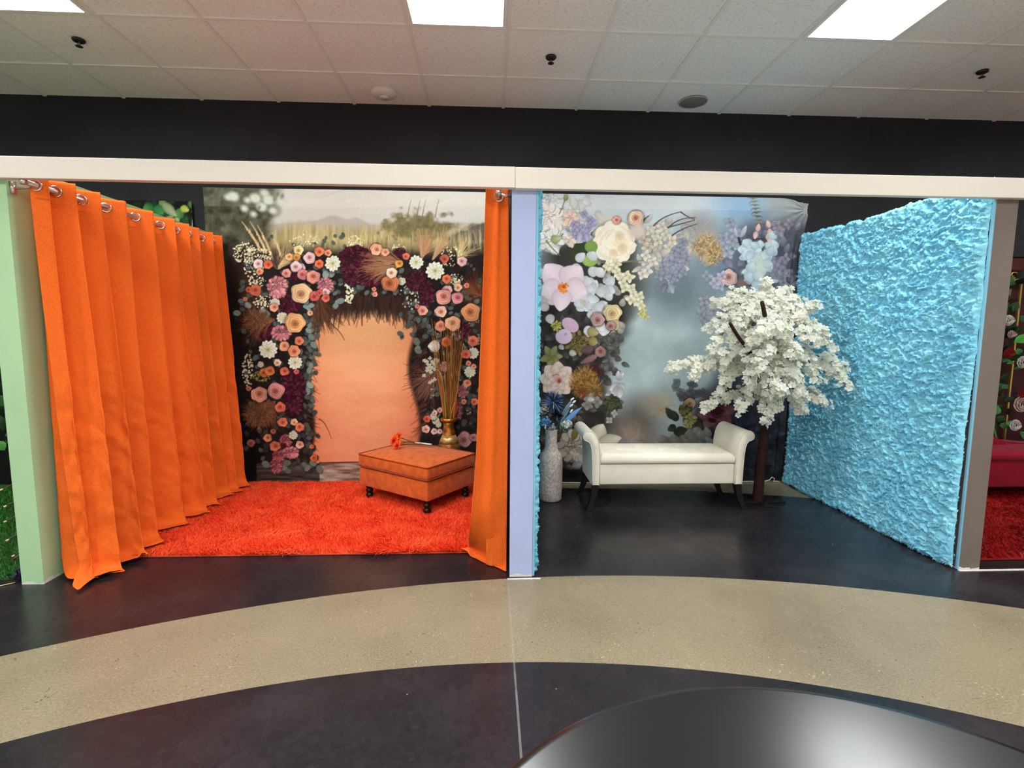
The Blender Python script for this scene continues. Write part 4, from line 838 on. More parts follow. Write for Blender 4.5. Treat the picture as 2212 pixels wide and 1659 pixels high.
# ------------------------------------------------------------------ orange suede ottoman
OA, OB, OC, OD = Vector((-.432, 3.530)), Vector((-1.018, 3.965)), Vector((-.665, 4.395)), Vector((-.085, 3.975))
E1, E2 = (OB-OA).normalized(), None
E2 = Vector((-E1.y, E1.x)); E2 = E2 if E2.y > 0 else -E2
LO, WO = .73, .545
OCEN = OA+E1*LO/2+E2*WO/2
MO = Matrix.Translation((OCEN.x, OCEN.y, 0)) @ Matrix(((E1.x, E2.x, 0, 0), (E1.y, E2.y, 0, 0), (0, 0, 1, 0), (0, 0, 0, 1)))
ot = thing('ottoman', 'square rust orange suede ottoman with turned black legs on the red rug', 'ottoman', (OCEN.x, OCEN.y, 0))
def suede():
    M = mat('rust_suede', (204, 98, 38), .9, .12, noise=(24, .21), sheen=.3); N, K = M.node_tree.nodes, M.node_tree.links
    g = N['Geometry'] if 'Geometry' in N else [n for n in N if n.type == 'NEW_GEOMETRY'][0]
    t = N.new('ShaderNodeTexNoise'); t.inputs['Scale'].default_value = 34; t.inputs['Detail'].default_value = 6; t.inputs['Distortion'].default_value = 1.2; K.new(g.outputs['Position'], t.inputs['Vector'])
    b = N.new('ShaderNodeBump'); b.inputs['Strength'].default_value = .15; b.inputs['Distance'].default_value = .003; K.new(t.outputs['Fac'], b.inputs['Height']); K.new(b.outputs[0], N['Principled BSDF'].inputs['Normal'])
    return M
M_suede = suede()
def rbox(hx, hy, z0, z1, bev, M=MO, seg=4, dome=0, cuts=0):
    b = bmesh.new(); bmesh.ops.create_cube(b, size=1)
    for v in b.verts: v.co = Vector((v.co.x*2*hx, v.co.y*2*hy, (z0+z1)/2+v.co.z*(z1-z0)))
    bmesh.ops.bevel(b, geom=b.edges[:], offset=bev, segments=seg, profile=.5, affect='EDGES')
    if cuts:
        bmesh.ops.subdivide_edges(b, edges=[e for e in b.edges if e.calc_length() > .15], cuts=cuts, use_grid_fill=True)
        for v in b.verts:
            if dome and v.co.z > (z0+z1)/2: v.co.z += dome*(1-(v.co.x/hx)**2)*(1-(v.co.y/hy)**2)*((v.co.z-z0)/(z1-z0))
    V = [M @ v.co for v in b.verts]; b.verts.index_update(); F = [[v.index for v in f.verts] for f in b.faces]; b.free(); return V, F
mesh('base', *rbox(LO/2, WO/2, .130, .272, .012), M_suede, ot)
mesh('cushion', *rbox(LO/2+.006, WO/2+.006, .284, .378, .020, dome=.026, cuts=9), M_suede, ot)
mesh('shadow_gap', *rbox(LO/2-.022, WO/2-.022, .268, .290, .004), mat('shadow_gap_cloth', (96, 44, 18), .9), ot)  # strip between base and cushion, the gap's shade put into its dark colour
pip = MB()
for z, dx in ((.377, .0), (.286, .0)):
    hx, hy, rr = LO/2+.004, WO/2+.004, .02; loop = []
    for sx, sy, a0 in ((1, 1, 0), (-1, 1, 90), (-1, -1, 180), (1, -1, 270)):
        for k in range(5): a = math.radians(a0+k*22.5); loop.append(MO @ Vector((sx*(hx-rr)+rr*math.cos(a), sy*(hy-rr)+rr*math.sin(a), z)))
    loop.append(loop[0]); pip.tube(loop, .0045, 8, False)
pip.build('piping', mat('suede_piping', (150, 62, 22), .8), ot)
prof = [(.001, .010), (.016, .010), (.020, .018), (.027, .034), (.030, .048), (.024, .060), (.021, .064), (.027, .072), (.029, .084), (.026, .094), (.022, .100), (.027, .112), (.028, .132), (.001, .132)]
for sx in (-1, 1):
    for sy in (-1, 1):
        c = MO @ Vector((sx*(LO/2-.055), sy*(WO/2-.055), 0)); MB().lathe(c, prof, 24).build('leg', M_dark, ot)

# ------------------------------------------------------------------ tied bunch of orange daisies on the ottoman
ZOT = .404
def on_top(x, y, dz=0):
    z = ZOT; p = atZ(x, y, z); return Vector((p.x, p.y, z+dz))
q0, q1, qm, qw0, qw1 = on_top(862, 958), on_top(954, 966), on_top(894, 961), on_top(897, 961), on_top(932, 963)
bq = thing('daisy_bouquet', 'bunch of three orange daisies in a white paper band, lying on the ottoman', 'bouquet', tuple(qm))
def up(p, d): return Vector((p.x, p.y, p.z+d))
M_stem = mat('flower_stem', (74, 72, 34), .6)
heads = [(on_top(861, 956), .050, .8), (on_top(852, 960), .034, .4), (on_top(859, 968), .022, -.3)]
for i, (hp, hz, tw) in enumerate(heads):
    hc = up(hp, hz); off = (i-1)*.005
    P = bez([hc, hc.lerp(up(qm, .02), .5), up(qm, .010+off*.3)+Vector((0, off, 0)), up(q1, .006)+Vector((0, off, 0))], 14)
    MB().tube(P, .0036, 6).build('stem', M_stem, bq)
    ax = (Vector((-.75, -.45, .5+.2*tw))).normalized(); qr = Vector((0, 0, 1)).rotation_difference(ax)
    V, F, K = [], [], []
    for ring, (n, Lp, tilt) in enumerate(((18, .052, .05), (16, .043, .42), (12, .030, .9))):
        for j in range(n):
            a = 2*PI*j/n+ring*.4+random.uniform(-.1, .1); l = Lp*random.uniform(.88, 1.08); tl = tilt+random.uniform(-.12, .12); cl = lin((random.uniform(232, 255), random.uniform(80, 118)-ring*10, random.uniform(26, 46)))
            rad, tan_ = Vector((math.cos(a), math.sin(a), 0)), Vector((-math.sin(a), math.cos(a), 0)); n0 = len(V)
            for s_, w_ in ((.08, .002), (.45, .0080), (.8, .0078), (1, .0025)):
                z_ = l*s_*math.sin(tl)-.006*s_*s_*(ring == 0)
                for sg in (-1, 1): V.append(hc+qr @ (rad*l*s_*math.cos(tl)+tan_*w_*sg+Vector((0, 0, z_+.001*ring)))); K.append(cl)
            for k in range(3): F.append((n0+2*k, n0+2*k+1, n0+2*k+3, n0+2*k+2))
    hd = mesh('flower_head', V, F, M_petal, bq, True, np.array(K))
    b = bmesh.new(); bmesh.ops.create_icosphere(b, subdivisions=2, radius=.009); MB().bm(b, Matrix.Translation(hc+ax*.006)).build('flower_centre', mat('daisy_heart', (150, 48, 20), .8), hd)
MB().tube([up(qw0, .011), up(qw0.lerp(qw1, .5), .010), up(qw1, .008)], [.0105, .0115, .010], 14).build('paper_band', mat('white_paper', (244, 240, 232), .6, noise=(160, .06)), bq)

# ------------------------------------------------------------------ gold vase and its dried reeds
GX, GY = -.338, 4.318
def vase_material(name, col, col2, rough, metal, sc, bands=None):
    M = mat(name, col, rough, .5, metal); N, K = M.node_tree.nodes, M.node_tree.links; b = N['Principled BSDF']
    g = [n for n in N if n.type == 'NEW_GEOMETRY'][0]
    t = N.new('ShaderNodeTexNoise'); t.inputs['Scale'].default_value = sc; t.inputs['Detail'].default_value = 5; K.new(g.outputs['Position'], t.inputs['Vector'])
    r = N.new('ShaderNodeValToRGB'); r.color_ramp.elements[0].position = .38; r.color_ramp.elements[1].position = .62
    r.color_ramp.elements[0].color = L4(col2); r.color_ramp.elements[1].color = L4(col); K.new(t.outputs['Fac'], r.inputs[0]); K.new(r.outputs[0], b.inputs['Base Color'])
    h = t.outputs['Fac']
    if bands:
        v = N.new('ShaderNodeMapping'); v.inputs['Scale'].default_value = bands; K.new(g.outputs['Position'], v.inputs['Vector'])
        t2 = N.new('ShaderNodeTexVoronoi'); t2.inputs['Scale'].default_value = 1; K.new(v.outputs[0], t2.inputs['Vector']); h = t2.outputs['Distance']
    bp = N.new('ShaderNodeBump'); bp.inputs['Strength'].default_value = .5; bp.inputs['Distance'].default_value = .004; K.new(h, bp.inputs['Height']); K.new(bp.outputs[0], b.inputs['Normal'])
    return M
gv = thing('gold_vase', 'mottled gold metal vase with a flared foot, standing behind the ottoman', 'vase', (GX, GY, 0))
MB().lathe((GX, GY, 0), [(.001, .002), (.062, .002), (.066, .02), (.060, .06), (.070, .16), (.092, .27), (.097, .33), (.096, .352), (.088, .386), (.070, .425), (.056, .455), (.048, .50), (.045, .545), (.047, .570)], 48).build('body', vase_material('antique_gold', (206, 146, 62), (150, 92, 30), .38, .7, 26), gv)
MB().lathe((GX, GY, 0), [(.047, .568), (.062, .572), (.071, .578), (.073, .588), (.071, .598), (.062, .603), (.052, .601), (.046, .590), (.046, .570)], 48).build('rim', mat('gold_rim', (190, 126, 48), .32, .5, .8), gv)
mesh('shoulder_band', *(lambda q: (q.v, q.f))(MB().lathe((GX, GY, 0), [(.0885, .386), (.0705, .4255), (.0570, .4555), (.056, .452), (.069, .424), (.087, .385)], 48)), vase_material('pale_gold', (232, 196, 130), (196, 152, 84), .4, .6, 40), gv)
M_reed = [mat('dried_reed', c, .7, noise=(30, .15)) for c in ((178, 118, 42), (156, 98, 32), (196, 140, 66), (134, 82, 30))]
rr = random.Random(11)
for i in range(58):
    px, py = rr.uniform(932, 1004), rr.uniform(684, 760)
    if i < 10: px = rr.uniform(932, 945)
    elif i < 26: px = rr.uniform(955, 985); py = rr.uniform(684, 735)
    elif i < 40: px = rr.uniform(985, 1005); py = rr.uniform(700, 745)
    Y = GY+rr.uniform(-.10, .05); tip = atY(px, py, Y); a = rr.uniform(0, 6.28); b_ = Vector((GX+.034*math.cos(a), GY+.034*math.sin(a), .545))
    b_.x = GX+(tip.x-GX)*.28+rr.uniform(-.012, .012); b_.x = min(max(b_.x, GX-.036), GX+.036); b_.y = GY+rr.uniform(-.024, .024)
    mid = b_.lerp(tip, .5)+Vector((rr.uniform(-.012, .012), rr.uniform(-.01, .01), .02))
    P = bez([b_, mid, tip], 8); w_ = rr.uniform(.0014, .0027)
    o = MB().tube(P, [w_*(1.15-.7*k/8) for k in range(9)], 5).build('dried_reed', M_reed[rr.randrange(4)])
    tag(o, 'thin golden dried reed standing upright among the others in the gold vase', 'dried reed', 'dried reeds in the gold vase')
pale = mat('pale_reed', (226, 178, 108), .6)
P = [atY(*q) for q in ((944, 797, 4.26), (955, 806, 4.25), (959, 830, 4.25), (960, 860, 4.26))]+[Vector((GX-.022, GY-.025, .56))]
tag(MB().tube(bez(P, 14), .0022, 6).build('dried_reed', pale), 'single pale reed bent over to the left at the front of the gold vase', 'dried reed', 'dried reeds in the gold vase')
P = [atY(982, 870, 4.25), atY(974, 890, 4.26), Vector((GX+.012, GY-.034, .56))]
tag(MB().tube(bez(P, 8), .0020, 6).build('dried_reed', pale), 'short pale reed leaning right just above the rim of the gold vase', 'dried reed', 'dried reeds in the gold vase')
P = [Vector((GX+.030, GY+.01, .56)), atY(986, 880, 4.33), atY(985, 842, 4.35)]
lf = MB(); B = bez(P, 10); V = []
for i, p in enumerate(B): wd = .016*math.sin(PI*(i/10)**.8)+.0012; V += [p+Vector((-wd, 0, 0)), p+Vector((0, -.004, 0)), p+Vector((wd, .002, 0))]
F = [(3*i+k, 3*i+k+1, 3*i+k+4, 3*i+k+3) for i in range(10) for k in (0, 1)]
o = mesh('dried_leaf', V, F, mat('red_leaf', (206, 58, 20), .6)); tag(o, 'narrow red dried leaf standing behind the reeds in the gold vase', 'dried leaf')

# ------------------------------------------------------------------ cream storage bench
BX0, BX1, BYf, BYb = .832, 1.868, 3.690, 4.085
bn = thing('storage_bench', 'cream upholstered bench with rolled arms and black legs in the blue booth', 'bench', ((BX0+BX1)/2, (BYf+BYb)/2, 0))
M_cream = mat('cream_velvet', (236, 227, 208), .85, .12, noise=(9, .05), bump=(260, .1, .001), sheen=.25)
I4 = Matrix.Translation(((BX0+BX1)/2, (BYf+BYb)/2, 0))
mesh('storage_box', *rbox((BX1-BX0)/2-.002, (BYb-BYf)/2-.006, .197, .352, .010, I4), M_cream, bn)
# seat lid: padded, with a row of buttoned dimples
nu, nv = 90, 44
u, v = np.meshgrid(np.linspace(0, 1, nu), np.linspace(0, 1, nv), indexing='ij'); u, v = u.ravel(), v.ravel()
sx0, sx1, sy0, sy1 = BX0+.006, BX1-.006, BYf-.004, BYb
X = sx0+u*(sx1-sx0); Y = sy0+v*(sy1-sy0); eg = np.minimum(np.minimum(X-sx0, sx1-X), np.minimum(Y-sy0, sy1-Y))
Z = .404+.022*np.sqrt(np.clip(eg/.022, 0, 1))+.014*np.sqrt(np.clip(eg/.14, 0, 1))
btn = [(.18, .36), (.5, .36), (.82, .36), (.34, .64), (.66, .64)]
for a, b in btn:
    d = np.hypot(X-(sx0+a*(sx1-sx0)), Y-(sy0+b*(sy1-sy0))); Z = Z-.016*np.exp(-(d/.020)**2)-.004*np.exp(-(d/.055)**2)
top = np.stack([X, Y, Z], 1); ring = [i*nv for i in range(nu)]+[(nu-1)*nv+j for j in range(1, nv)]+[i*nv+nv-1 for i in range(nu-2, -1, -1)]+[j for j in range(nv-2, 0, -1)]
V = top.tolist(); F = grid_faces(nu, nv)[:, ::-1].tolist(); n0 = len(V); F = [f[::-1] for f in F]; n_ = len(ring)
for zz, ins in ((.385, -.004), (.368, -.002), (.358, .006)):
    for i in ring: c_ = Vector(top[i]); dx = 1 if c_.x <= sx0+1e-6 else (-1 if c_.x >= sx1-1e-6 else 0); dy = 1 if c_.y <= sy0+1e-6 else (-1 if c_.y >= sy1-1e-6 else 0); V.append((c_.x+dx*ins, c_.y+dy*ins, zz))
for k in range(n_):
    F.append((ring[k], ring[(k+1) % n_], n0+(k+1) % n_, n0+k))
    for L in (0, 1): F.append((n0+L*n_+k, n0+L*n_+(k+1) % n_, n0+(L+1)*n_+(k+1) % n_, n0+(L+1)*n_+k))
F.append(tuple(n0+2*n_+k for k in range(n_)))
b = bmesh.new(); vs = [b.verts.new(p) for p in V]
for f in F:
    try: b.faces.new([vs[i] for i in f])
    except ValueError: pass
bmesh.ops.recalc_face_normals(b, faces=b.faces[:]); q = MB().bm(b)
seat = q.build('seat', M_cream, bn)
for a, b_ in btn:
    c_ = (sx0+a*(sx1-sx0), sy0+b_*(sy1-sy0)); MB().lathe((c_[0], c_[1], .420), [(.001, .0), (.009, .001), (.010, .004), (.006, .007), (.001, .008)], 14).build('button', M_cream, seat)
def arm(sg):
    """scrolled arm: profile in x,z drawn for the right side, swept along the depth with rounded ends"""
    x = BX1 if sg > 0 else BX0
    prof = [(0, .197), (0, .30), (.0, .40), (.004, .47), (.013, .525), (.026, .565), (.043, .592), (.066, .608), (.092, .610), (.114, .600), (.128, .582), (.131, .562), (.123, .545), (.107, .536), (.090, .530), (.076, .512), (.066, .480), (.060, .42), (.057, .34), (.055, .25), (.054, .197)]
    B = bmesh.new(); rows = []
    y0, y1 = BYf-.012, BYb+.012; n = len(prof); cx, cz = sum(p[0] for p in prof)/n, sum(p[1] for p in prof)/n
    for y, sh in ((y0, .006), (y0+.004, .002), (y0+.010, 0), (y0+.05, 0), ((y0+y1)/2, 0), (y1-.05, 0), (y1-.010, 0), (y1-.004, .002), (y1, .006)):
        row = []
        for i, (px, pz) in enumerate(prof):
            a, b_ = prof[(i-1) % n], prof[(i+1) % n]; tx, tz = b_[0]-a[0], b_[1]-a[1]; l = math.hypot(tx, tz); nx, nz = tz/l, -tx/l
            row.append(B.verts.new((x+sg*(px+nx*sh), y, pz+nz*sh)))
        rows.append(row)
    for r0, r1 in zip(rows, rows[1:]):
        for i in range(n): B.faces.new((r0[i], r0[(i+1) % n], r1[(i+1) % n], r1[i]))
    B.faces.new(rows[0]); B.faces.new(rows[-1][::-1]); bmesh.ops.recalc_face_normals(B, faces=B.faces[:])
    o = MB().bm(B).build('arm', M_cream, bn); autosmooth(o, 50)
    # welt round the scroll's front
    pts = [Vector((x+sg*px, y0+.001, pz)) for px, pz in prof]; MB().tube(pts, .0028, 6).build('welt', M_cream, o)
arm(1); arm(-1)
for sg in (-1, 1):
    for y, fy in ((BYf+.012, -1), (BYb-.012, 1)):
        x = BX1+.028 if sg > 0 else BX0-.028; P = [(x, y, .200), (x+sg*.002, y, .15), (x+sg*.014, y+fy*.004, .09), (x+sg*.034, y+fy*.010, .04), (x+sg*.055, y+fy*.016, .001)]
        B = bez(P, 8); V, F = [], []
        for i, p in enumerate(B):
            w_ = .024-.008*i/8
            for dx, dy in ((-1, -1), (1, -1), (1, 1), (-1, 1)): V.append((p.x+dx*w_, p.y+dy*w_, max(p.z, .001)))
        for i in range(8):
            for k in range(4): F.append((4*i+k, 4*i+(k+1) % 4, 4*i+4+(k+1) % 4, 4*i+4+k))
        F += [(3, 2, 1, 0), (32, 33, 34, 35)]
        mesh('leg', V, F, mat('black_leg', (16, 15, 16), .4, .4), bn, False)
# ------------------------------------------------------------------ white bottle vase with blue dried flowers
WX, WY = .497, 3.955
wv = thing('bottle_vase', 'tall white textured bottle vase standing on the floor beside the cream bench', 'vase', (WX, WY, 0))
MB().lathe((WX, WY, 0), [(.001, .001), (.080, .001), (.090, .012), (.093, .10), (.094, .22), (.093, .335), (.088, .360), (.074, .385), (.058, .405), (.050, .430), (.047, .48), (.048, .562), (.050, .572), (.044, .572), (.040, .56), (.040, .44), (.001, .43)], 56).build('body', vase_material('white_stoneware', (212, 198, 188), (172, 157, 148), .85, 0, 60, (70, 70, 40)), wv)
def stem(P, m_, rad=.002): return MB().tube(bez(P, 8), rad, 6).build('stem', m_, None)
M_bstem = mat('dried_stem', (70, 74, 66), .7)
rb = random.Random(4)
def puff(name, label, cat, px, py, Y, r, n, cols, Lw, kind='petal', sq=1.0, seed=1):
    """a dried flower: stem out of the vase's neck and a head of n petals or bristles"""
    c = atY(px, py, Y); t = thing(name, label, cat, (WX, WY, .45), 'blue dried flowers in the bottle vase')
    nb = Vector((WX+max(-.03, min(.03, (c.x-WX)*.3)), WY+max(-.03, min(.03, (c.y-WY)*.3)), .47))
    MB().tube(bez([nb, nb.lerp(c, .5)+Vector((0, 0, .03)), c], 8), .0022, 6).build('stem', M_bstem, t)
    q = random.Random(seed); V, F, K = [], [], []
    for i in range(n):
        d = Vector((q.gauss(0, 1), q.gauss(0, 1), q.gauss(0, 1)*sq+.25)).normalized()
        a = d.orthogonal().normalized(); a.rotate(Quaternion(d, q.uniform(0, 6.3))); b = d.cross(a); l, w_ = Lw; col = lin(np.clip(np.array(cols[q.randrange(len(cols))])+q.uniform(-14, 14), 0, 255)); n0 = len(V)
        if kind == 'petal':
            p0 = c+d*r*q.uniform(.45, .95); nn = (d+a*q.uniform(-.7, .7)).normalized(); e = nn.orthogonal().normalized(); f = nn.cross(e)
            for k in range(6): an = k*PI/3; V.append(p0+e*l*math.cos(an)+f*w_*math.sin(an)+nn*.002*math.cos(2*an)); K.append(col)
            F.append(tuple(n0+k for k in range(6)))
        else:
            p0 = c+d*r*.15; p1 = c+d*r*q.uniform(.75, 1.05)
            for p, w2 in ((p0, w_*.7), (p0.lerp(p1, .6), w_), (p1, w_*.25)): V += [p-a*w2, p+a*w2]; K += [col, col]
            F += [(n0, n0+1, n0+3, n0+2), (n0+2, n0+3, n0+5, n0+4)]
    mesh('flower_head', V, F, M_petal, t, False, np.array(K)); return t
puff('dried_thistle', 'navy blue bristly dried flower at the top of the white bottle vase', 'dried flower', 1196, 868, 3.94, .098, 230, [(48, 62, 116), (40, 50, 92), (92, 112, 160), (150, 168, 190), (66, 88, 130)], (.01, .0042), 'bristle', 1, 1)
puff('dried_thistle', 'darkest blue black dried flower in the middle of the bottle vase bunch', 'dried flower', 1203, 897, 3.96, .066, 170, [(22, 26, 48), (18, 20, 36), (40, 48, 80), (120, 130, 150)], (.01, .0042), 'bristle', 1, 2)
puff('dried_filler', 'cream dried filler flower close to the fur strip in the bottle vase', 'dried flower', 1173, 886, 3.93, .050, 120, [(214, 206, 176), (196, 190, 164), (160, 158, 140)], (.008, .006), 'petal', 1, 3)
puff('dried_hydrangea', 'light blue dried hydrangea head low in the white bottle vase', 'dried flower', 1178, 911, 3.92, .050, 150, [(96, 150, 186), (74, 124, 164), (120, 170, 198)], (.011, .009), 'petal', 1, 4)
puff('dried_carnation', 'sage green ruffled dried flower leaning towards the bench from the bottle vase', 'dried flower', 1223, 919, 3.93, .054, 120, [(196, 208, 196), (176, 190, 180), (214, 222, 210)], (.017, .009), 'petal', .7, 5)
puff('dried_filler', 'pale grey blue dried sprig at the neck of the white bottle vase', 'dried flower', 1193, 922, 3.91, .030, 60, [(190, 200, 202), (150, 170, 180), (96, 120, 140)], (.012, .006), 'petal', 1, 6)
def feather(label, pts, wd, col, tipc=None):
    t = thing('dried_feather', label, 'dried flower', (WX, WY, .45), 'blue dried flowers in the bottle vase')
    B = bez([Vector((WX+.02, WY, .50))]+[atY(*p) for p in pts], 14); MB().tube(B[:8], .002, 6).build('stem', M_bstem, t); V, F, K = [], [], []
    for i, p in enumerate(B[5:]):
        s_ = i/9; w_ = wd*math.sin(PI*min(.97, .08+s_*.92)**.9)+.001; tg = (B[min(14, 6+i)]-B[min(13, 5+i)]).normalized(); a = tg.cross(Vector((0, 1, 0))).normalized()
        V += [p-a*w_+Vector((0, .004, 0)), p+Vector((0, -.003, 0)), p+a*w_+Vector((0, .004, 0))]; cc = np.array(col)*(1-.25*s_)+np.array(tipc or col)*.25*s_; K += [lin(cc*.86), lin(cc), lin(np.clip(cc*1.05, 0, 255))]
    for i in range(9): F += [(3*i+k, 3*i+k+1, 3*i+k+4, 3*i+k+3) for k in (0, 1)]
    mesh('vane', V, F, M_petal, t, True, np.array(K))
feather('steel blue upright dried feather behind the bright blue one in the bottle vase', [(1216, 900, 3.95), (1236, 862, 3.94)], .020, (124, 158, 184), (220, 226, 226))
feather('bright blue dried feather pointing at the bench from the bottle vase', [(1222, 905, 3.93), (1257, 880, 3.92)], .020, (104, 152, 214), (150, 190, 226))
feather('slim grey blue dried feather between the two wider feathers', [(1214, 905, 3.94), (1232, 872, 3.93)], .008, (150, 176, 190))
t = thing('dried_bud_spray', 'spray of white tipped dried buds above the blue feathers in the bottle vase', 'dried flower', (WX, WY, .45), 'blue dried flowers in the bottle vase')
for px, py, an in [(1236, 862, .6), (1240, 868, .7), (1234, 876, .7), (1234, 888, .9), (1178, 922, 1.4)]:
    c = atY(px, py, 3.90); MB().tube(bez([Vector((WX+.01, WY-.02, .50)), Vector((WX+.03, WY-.03, .62)), c], 6), .0013, 5).build('stem', M_bstem, t)
    b = bmesh.new(); bmesh.ops.create_icosphere(b, subdivisions=2, radius=1); MB().bm(b, Matrix.Translation(c) @ Matrix.Rotation(-an, 4, 'Y') @ Matrix.Diagonal((.019, .007, .008, 1))).build('bud', mat('white_bud', (240, 240, 232), .6), t)

# ------------------------------------------------------------------ white blossom tree
TXY = Vector((2.165, 3.86))
tr = thing('blossom_tree', 'artificial tree of drooping white blossom with a dark trunk behind the bench', 'tree', (TXY.x, TXY.y, 0))
M_bark = mat('dark_bark', (52, 28, 24), .8, .2, noise=(30, .3), bump=(60, .5, .006))
def tp(z): return Vector((TXY.x+(-.012 if z < .6 else 0)+.03*sstep(.2, .9, z)-.045*sstep(.9, 1.7, z), TXY.y-.02*z, z))
zs = [.0, .02, .10, .3, .5, .7, .9, 1.1, 1.3, 1.5, 1.6]
trunk = MB().tube([tp(float(z)) for z in zs], [.046, .044, .040, .038, .035, .034, .036, .034, .030, .024, .016], 12)
trunk.build('trunk', M_bark, tr)
MB().box(TXY.x-.17, TXY.x+.19, TXY.y-.05, TXY.y+.03, .001, .014, .004).box(TXY.x-.03, TXY.x+.03, TXY.y-.14, TXY.y+.14, .001, .014, .004).build('base_plate', mat('black_base', (28, 24, 24), .5), tr)
for (a, b_), w0 in (((atY(1606, 752, 3.50), atY(1577, 698, 3.40)), .017), ((atY(1657, 702, 3.48), atY(1646, 652, 3.40)), .020), ((tp(1.2), atY(1733, 712, 3.62)), .017), ((tp(1.05), atY(1760, 780, 3.6)), .015)):
    MB().tube(bez([tp(max(.9, a.z-.22)), a, b_], 10), [w0*(1-.35*k/10) for k in range(11)], 10).build('limb', M_bark, tr)
tips = [(1655, 610, 3.85), (1700, 622, 3.78), (1716, 646, 3.66), (1762, 662, 3.58), (1620, 640, 3.76), (1582, 628, 3.88), (1544, 652, 3.80), (1532, 705, 3.76), (1536, 755, 3.68), (1450, 795, 3.76), (1492, 812, 3.70), (1522, 882, 3.70), (1560, 838, 3.60), (1600, 888, 3.56), (1652, 915, 3.50), (1676, 880, 3.50), (1694, 806, 3.42), (1732, 888, 3.50), (1784, 876, 3.50), (1836, 842, 3.46), (1800, 752, 3.46), (1822, 800, 3.52), (1700, 722, 3.42), (1622, 742, 3.42), (1592, 705, 3.52), (1660, 762, 3.36), (1745, 735, 3.42), (1640, 690, 3.50), (1690, 670, 3.56), (1560, 780, 3.56), (1720, 830, 3.36), (1620, 820, 3.42), (1660, 845, 3.40), (1770, 820, 3.40), (1610, 780, 3.46), (1580, 740, 3.62), (1640, 730, 3.34), (1675, 715, 3.34), (1720, 770, 3.34), (1770, 740, 3.44), (1735, 690, 3.50), (1680, 650, 3.62), (1610, 668, 3.62), (1640, 790, 3.34), (1690, 850, 3.36), (1735, 860, 3.40), (1560, 810, 3.66), (1530, 790, 3.72)]
M_silk = vmat('translucent_silk', .7, .15); N_, K_ = M_silk.node_tree.nodes, M_silk.node_tree.links
tb_ = N_.new('ShaderNodeBsdfTranslucent'); mx_ = N_.new('ShaderNodeMixShader'); mx_.inputs[0].default_value = .5
K_.new([n for n in N_ if n.type == 'ATTRIBUTE'][0].outputs['Color'], tb_.inputs['Color']); K_.new(N_['Principled BSDF'].outputs[0], mx_.inputs[1]); K_.new(tb_.outputs[0], mx_.inputs[2]); K_.new(mx_.outputs[0], N_['Material Output'].inputs['Surface'])
rt = random.Random(21); M_twig = mat('twig', (58, 42, 36), .8)
def add_flower(V, F, K, c, n, s_, q):
    n = n.normalized(); e = n.orthogonal().normalized(); e.rotate(Quaternion(n, q.uniform(0, 6.3))); f = n.cross(e); sh = q.uniform(.90, 1.0); w_ = q.random()
    for k in range(5):
        an = k*2*PI/5+q.uniform(-.12, .12); d = e*math.cos(an)+f*math.sin(an); s2 = f*math.cos(an)-e*math.sin(an); up_ = q.uniform(.15, .5); n0 = len(V)
        P = [c+d*s_*.06, c+d*s_*.55+s2*s_*.40+n*s_*up_*.5, c+d*s_*.98+s2*s_*.24+n*s_*up_*.62, c+d*s_*.92+n*s_*up_*.75, c+d*s_*.98-s2*s_*.24+n*s_*up_*.62, c+d*s_*.55-s2*s_*.40+n*s_*up_*.5]
        V += P; col = lin(np.array((253*sh, 254*sh, (255-8*w_)*sh))); K += [lin((240, 238, 206))]+[col]*5; F += [(n0, n0+1, n0+2, n0+3), (n0, n0+3, n0+4, n0+5)]
for (px, py, Y) in tips:
    tip = atY(px, py, Y); zb = min(1.5, max(.86, tip.z+rt.uniform(.02, .22))); b0 = tp(zb); hor = tip-b0; hor.z = 0
    if zb > tip.z: mid = b0+hor*.6+Vector((0, 0, max(.10, (zb-tip.z)*.45)))
    else: mid = b0.lerp(tip, .5)+Vector((0, 0, .05))
    B = bez([b0, mid, tip], 12); br = MB().tube(B, [.008-.0062*k/12 for k in range(13)], 7).build('branch', M_twig, tr)
    V, F, K = [], [], []; tw = MB(); ln = (tip-b0).length; nf = int(38+ln*92)
    for i in range(nf):
        s_ = .18+.84*rt.random()**.8; s_ = min(1, s_); p = B[0]*(1-s_)**2+mid*2*s_*(1-s_)+tip*s_*s_; rad = (.100*(1-s_*.60))*math.sqrt(rt.random())+.004
        d = Vector((rt.gauss(0, 1), rt.gauss(0, 1), rt.gauss(0, 1)*.9-.12)).normalized(); c = p+d*rad
        if i % 7 == 0: tw.tube([p, p.lerp(c, .6)+Vector((0, 0, .008)), c], .0011, 4)
        add_flower(V, F, K, c, d+Vector((0, -.75, .75)), rt.uniform(.020, .031), rt)
    o = mesh('blossoms', V, F, M_silk, br, False, np.array(K)); o['kind'] = 'stuff'
    tw.build('twigs', M_twig, br)

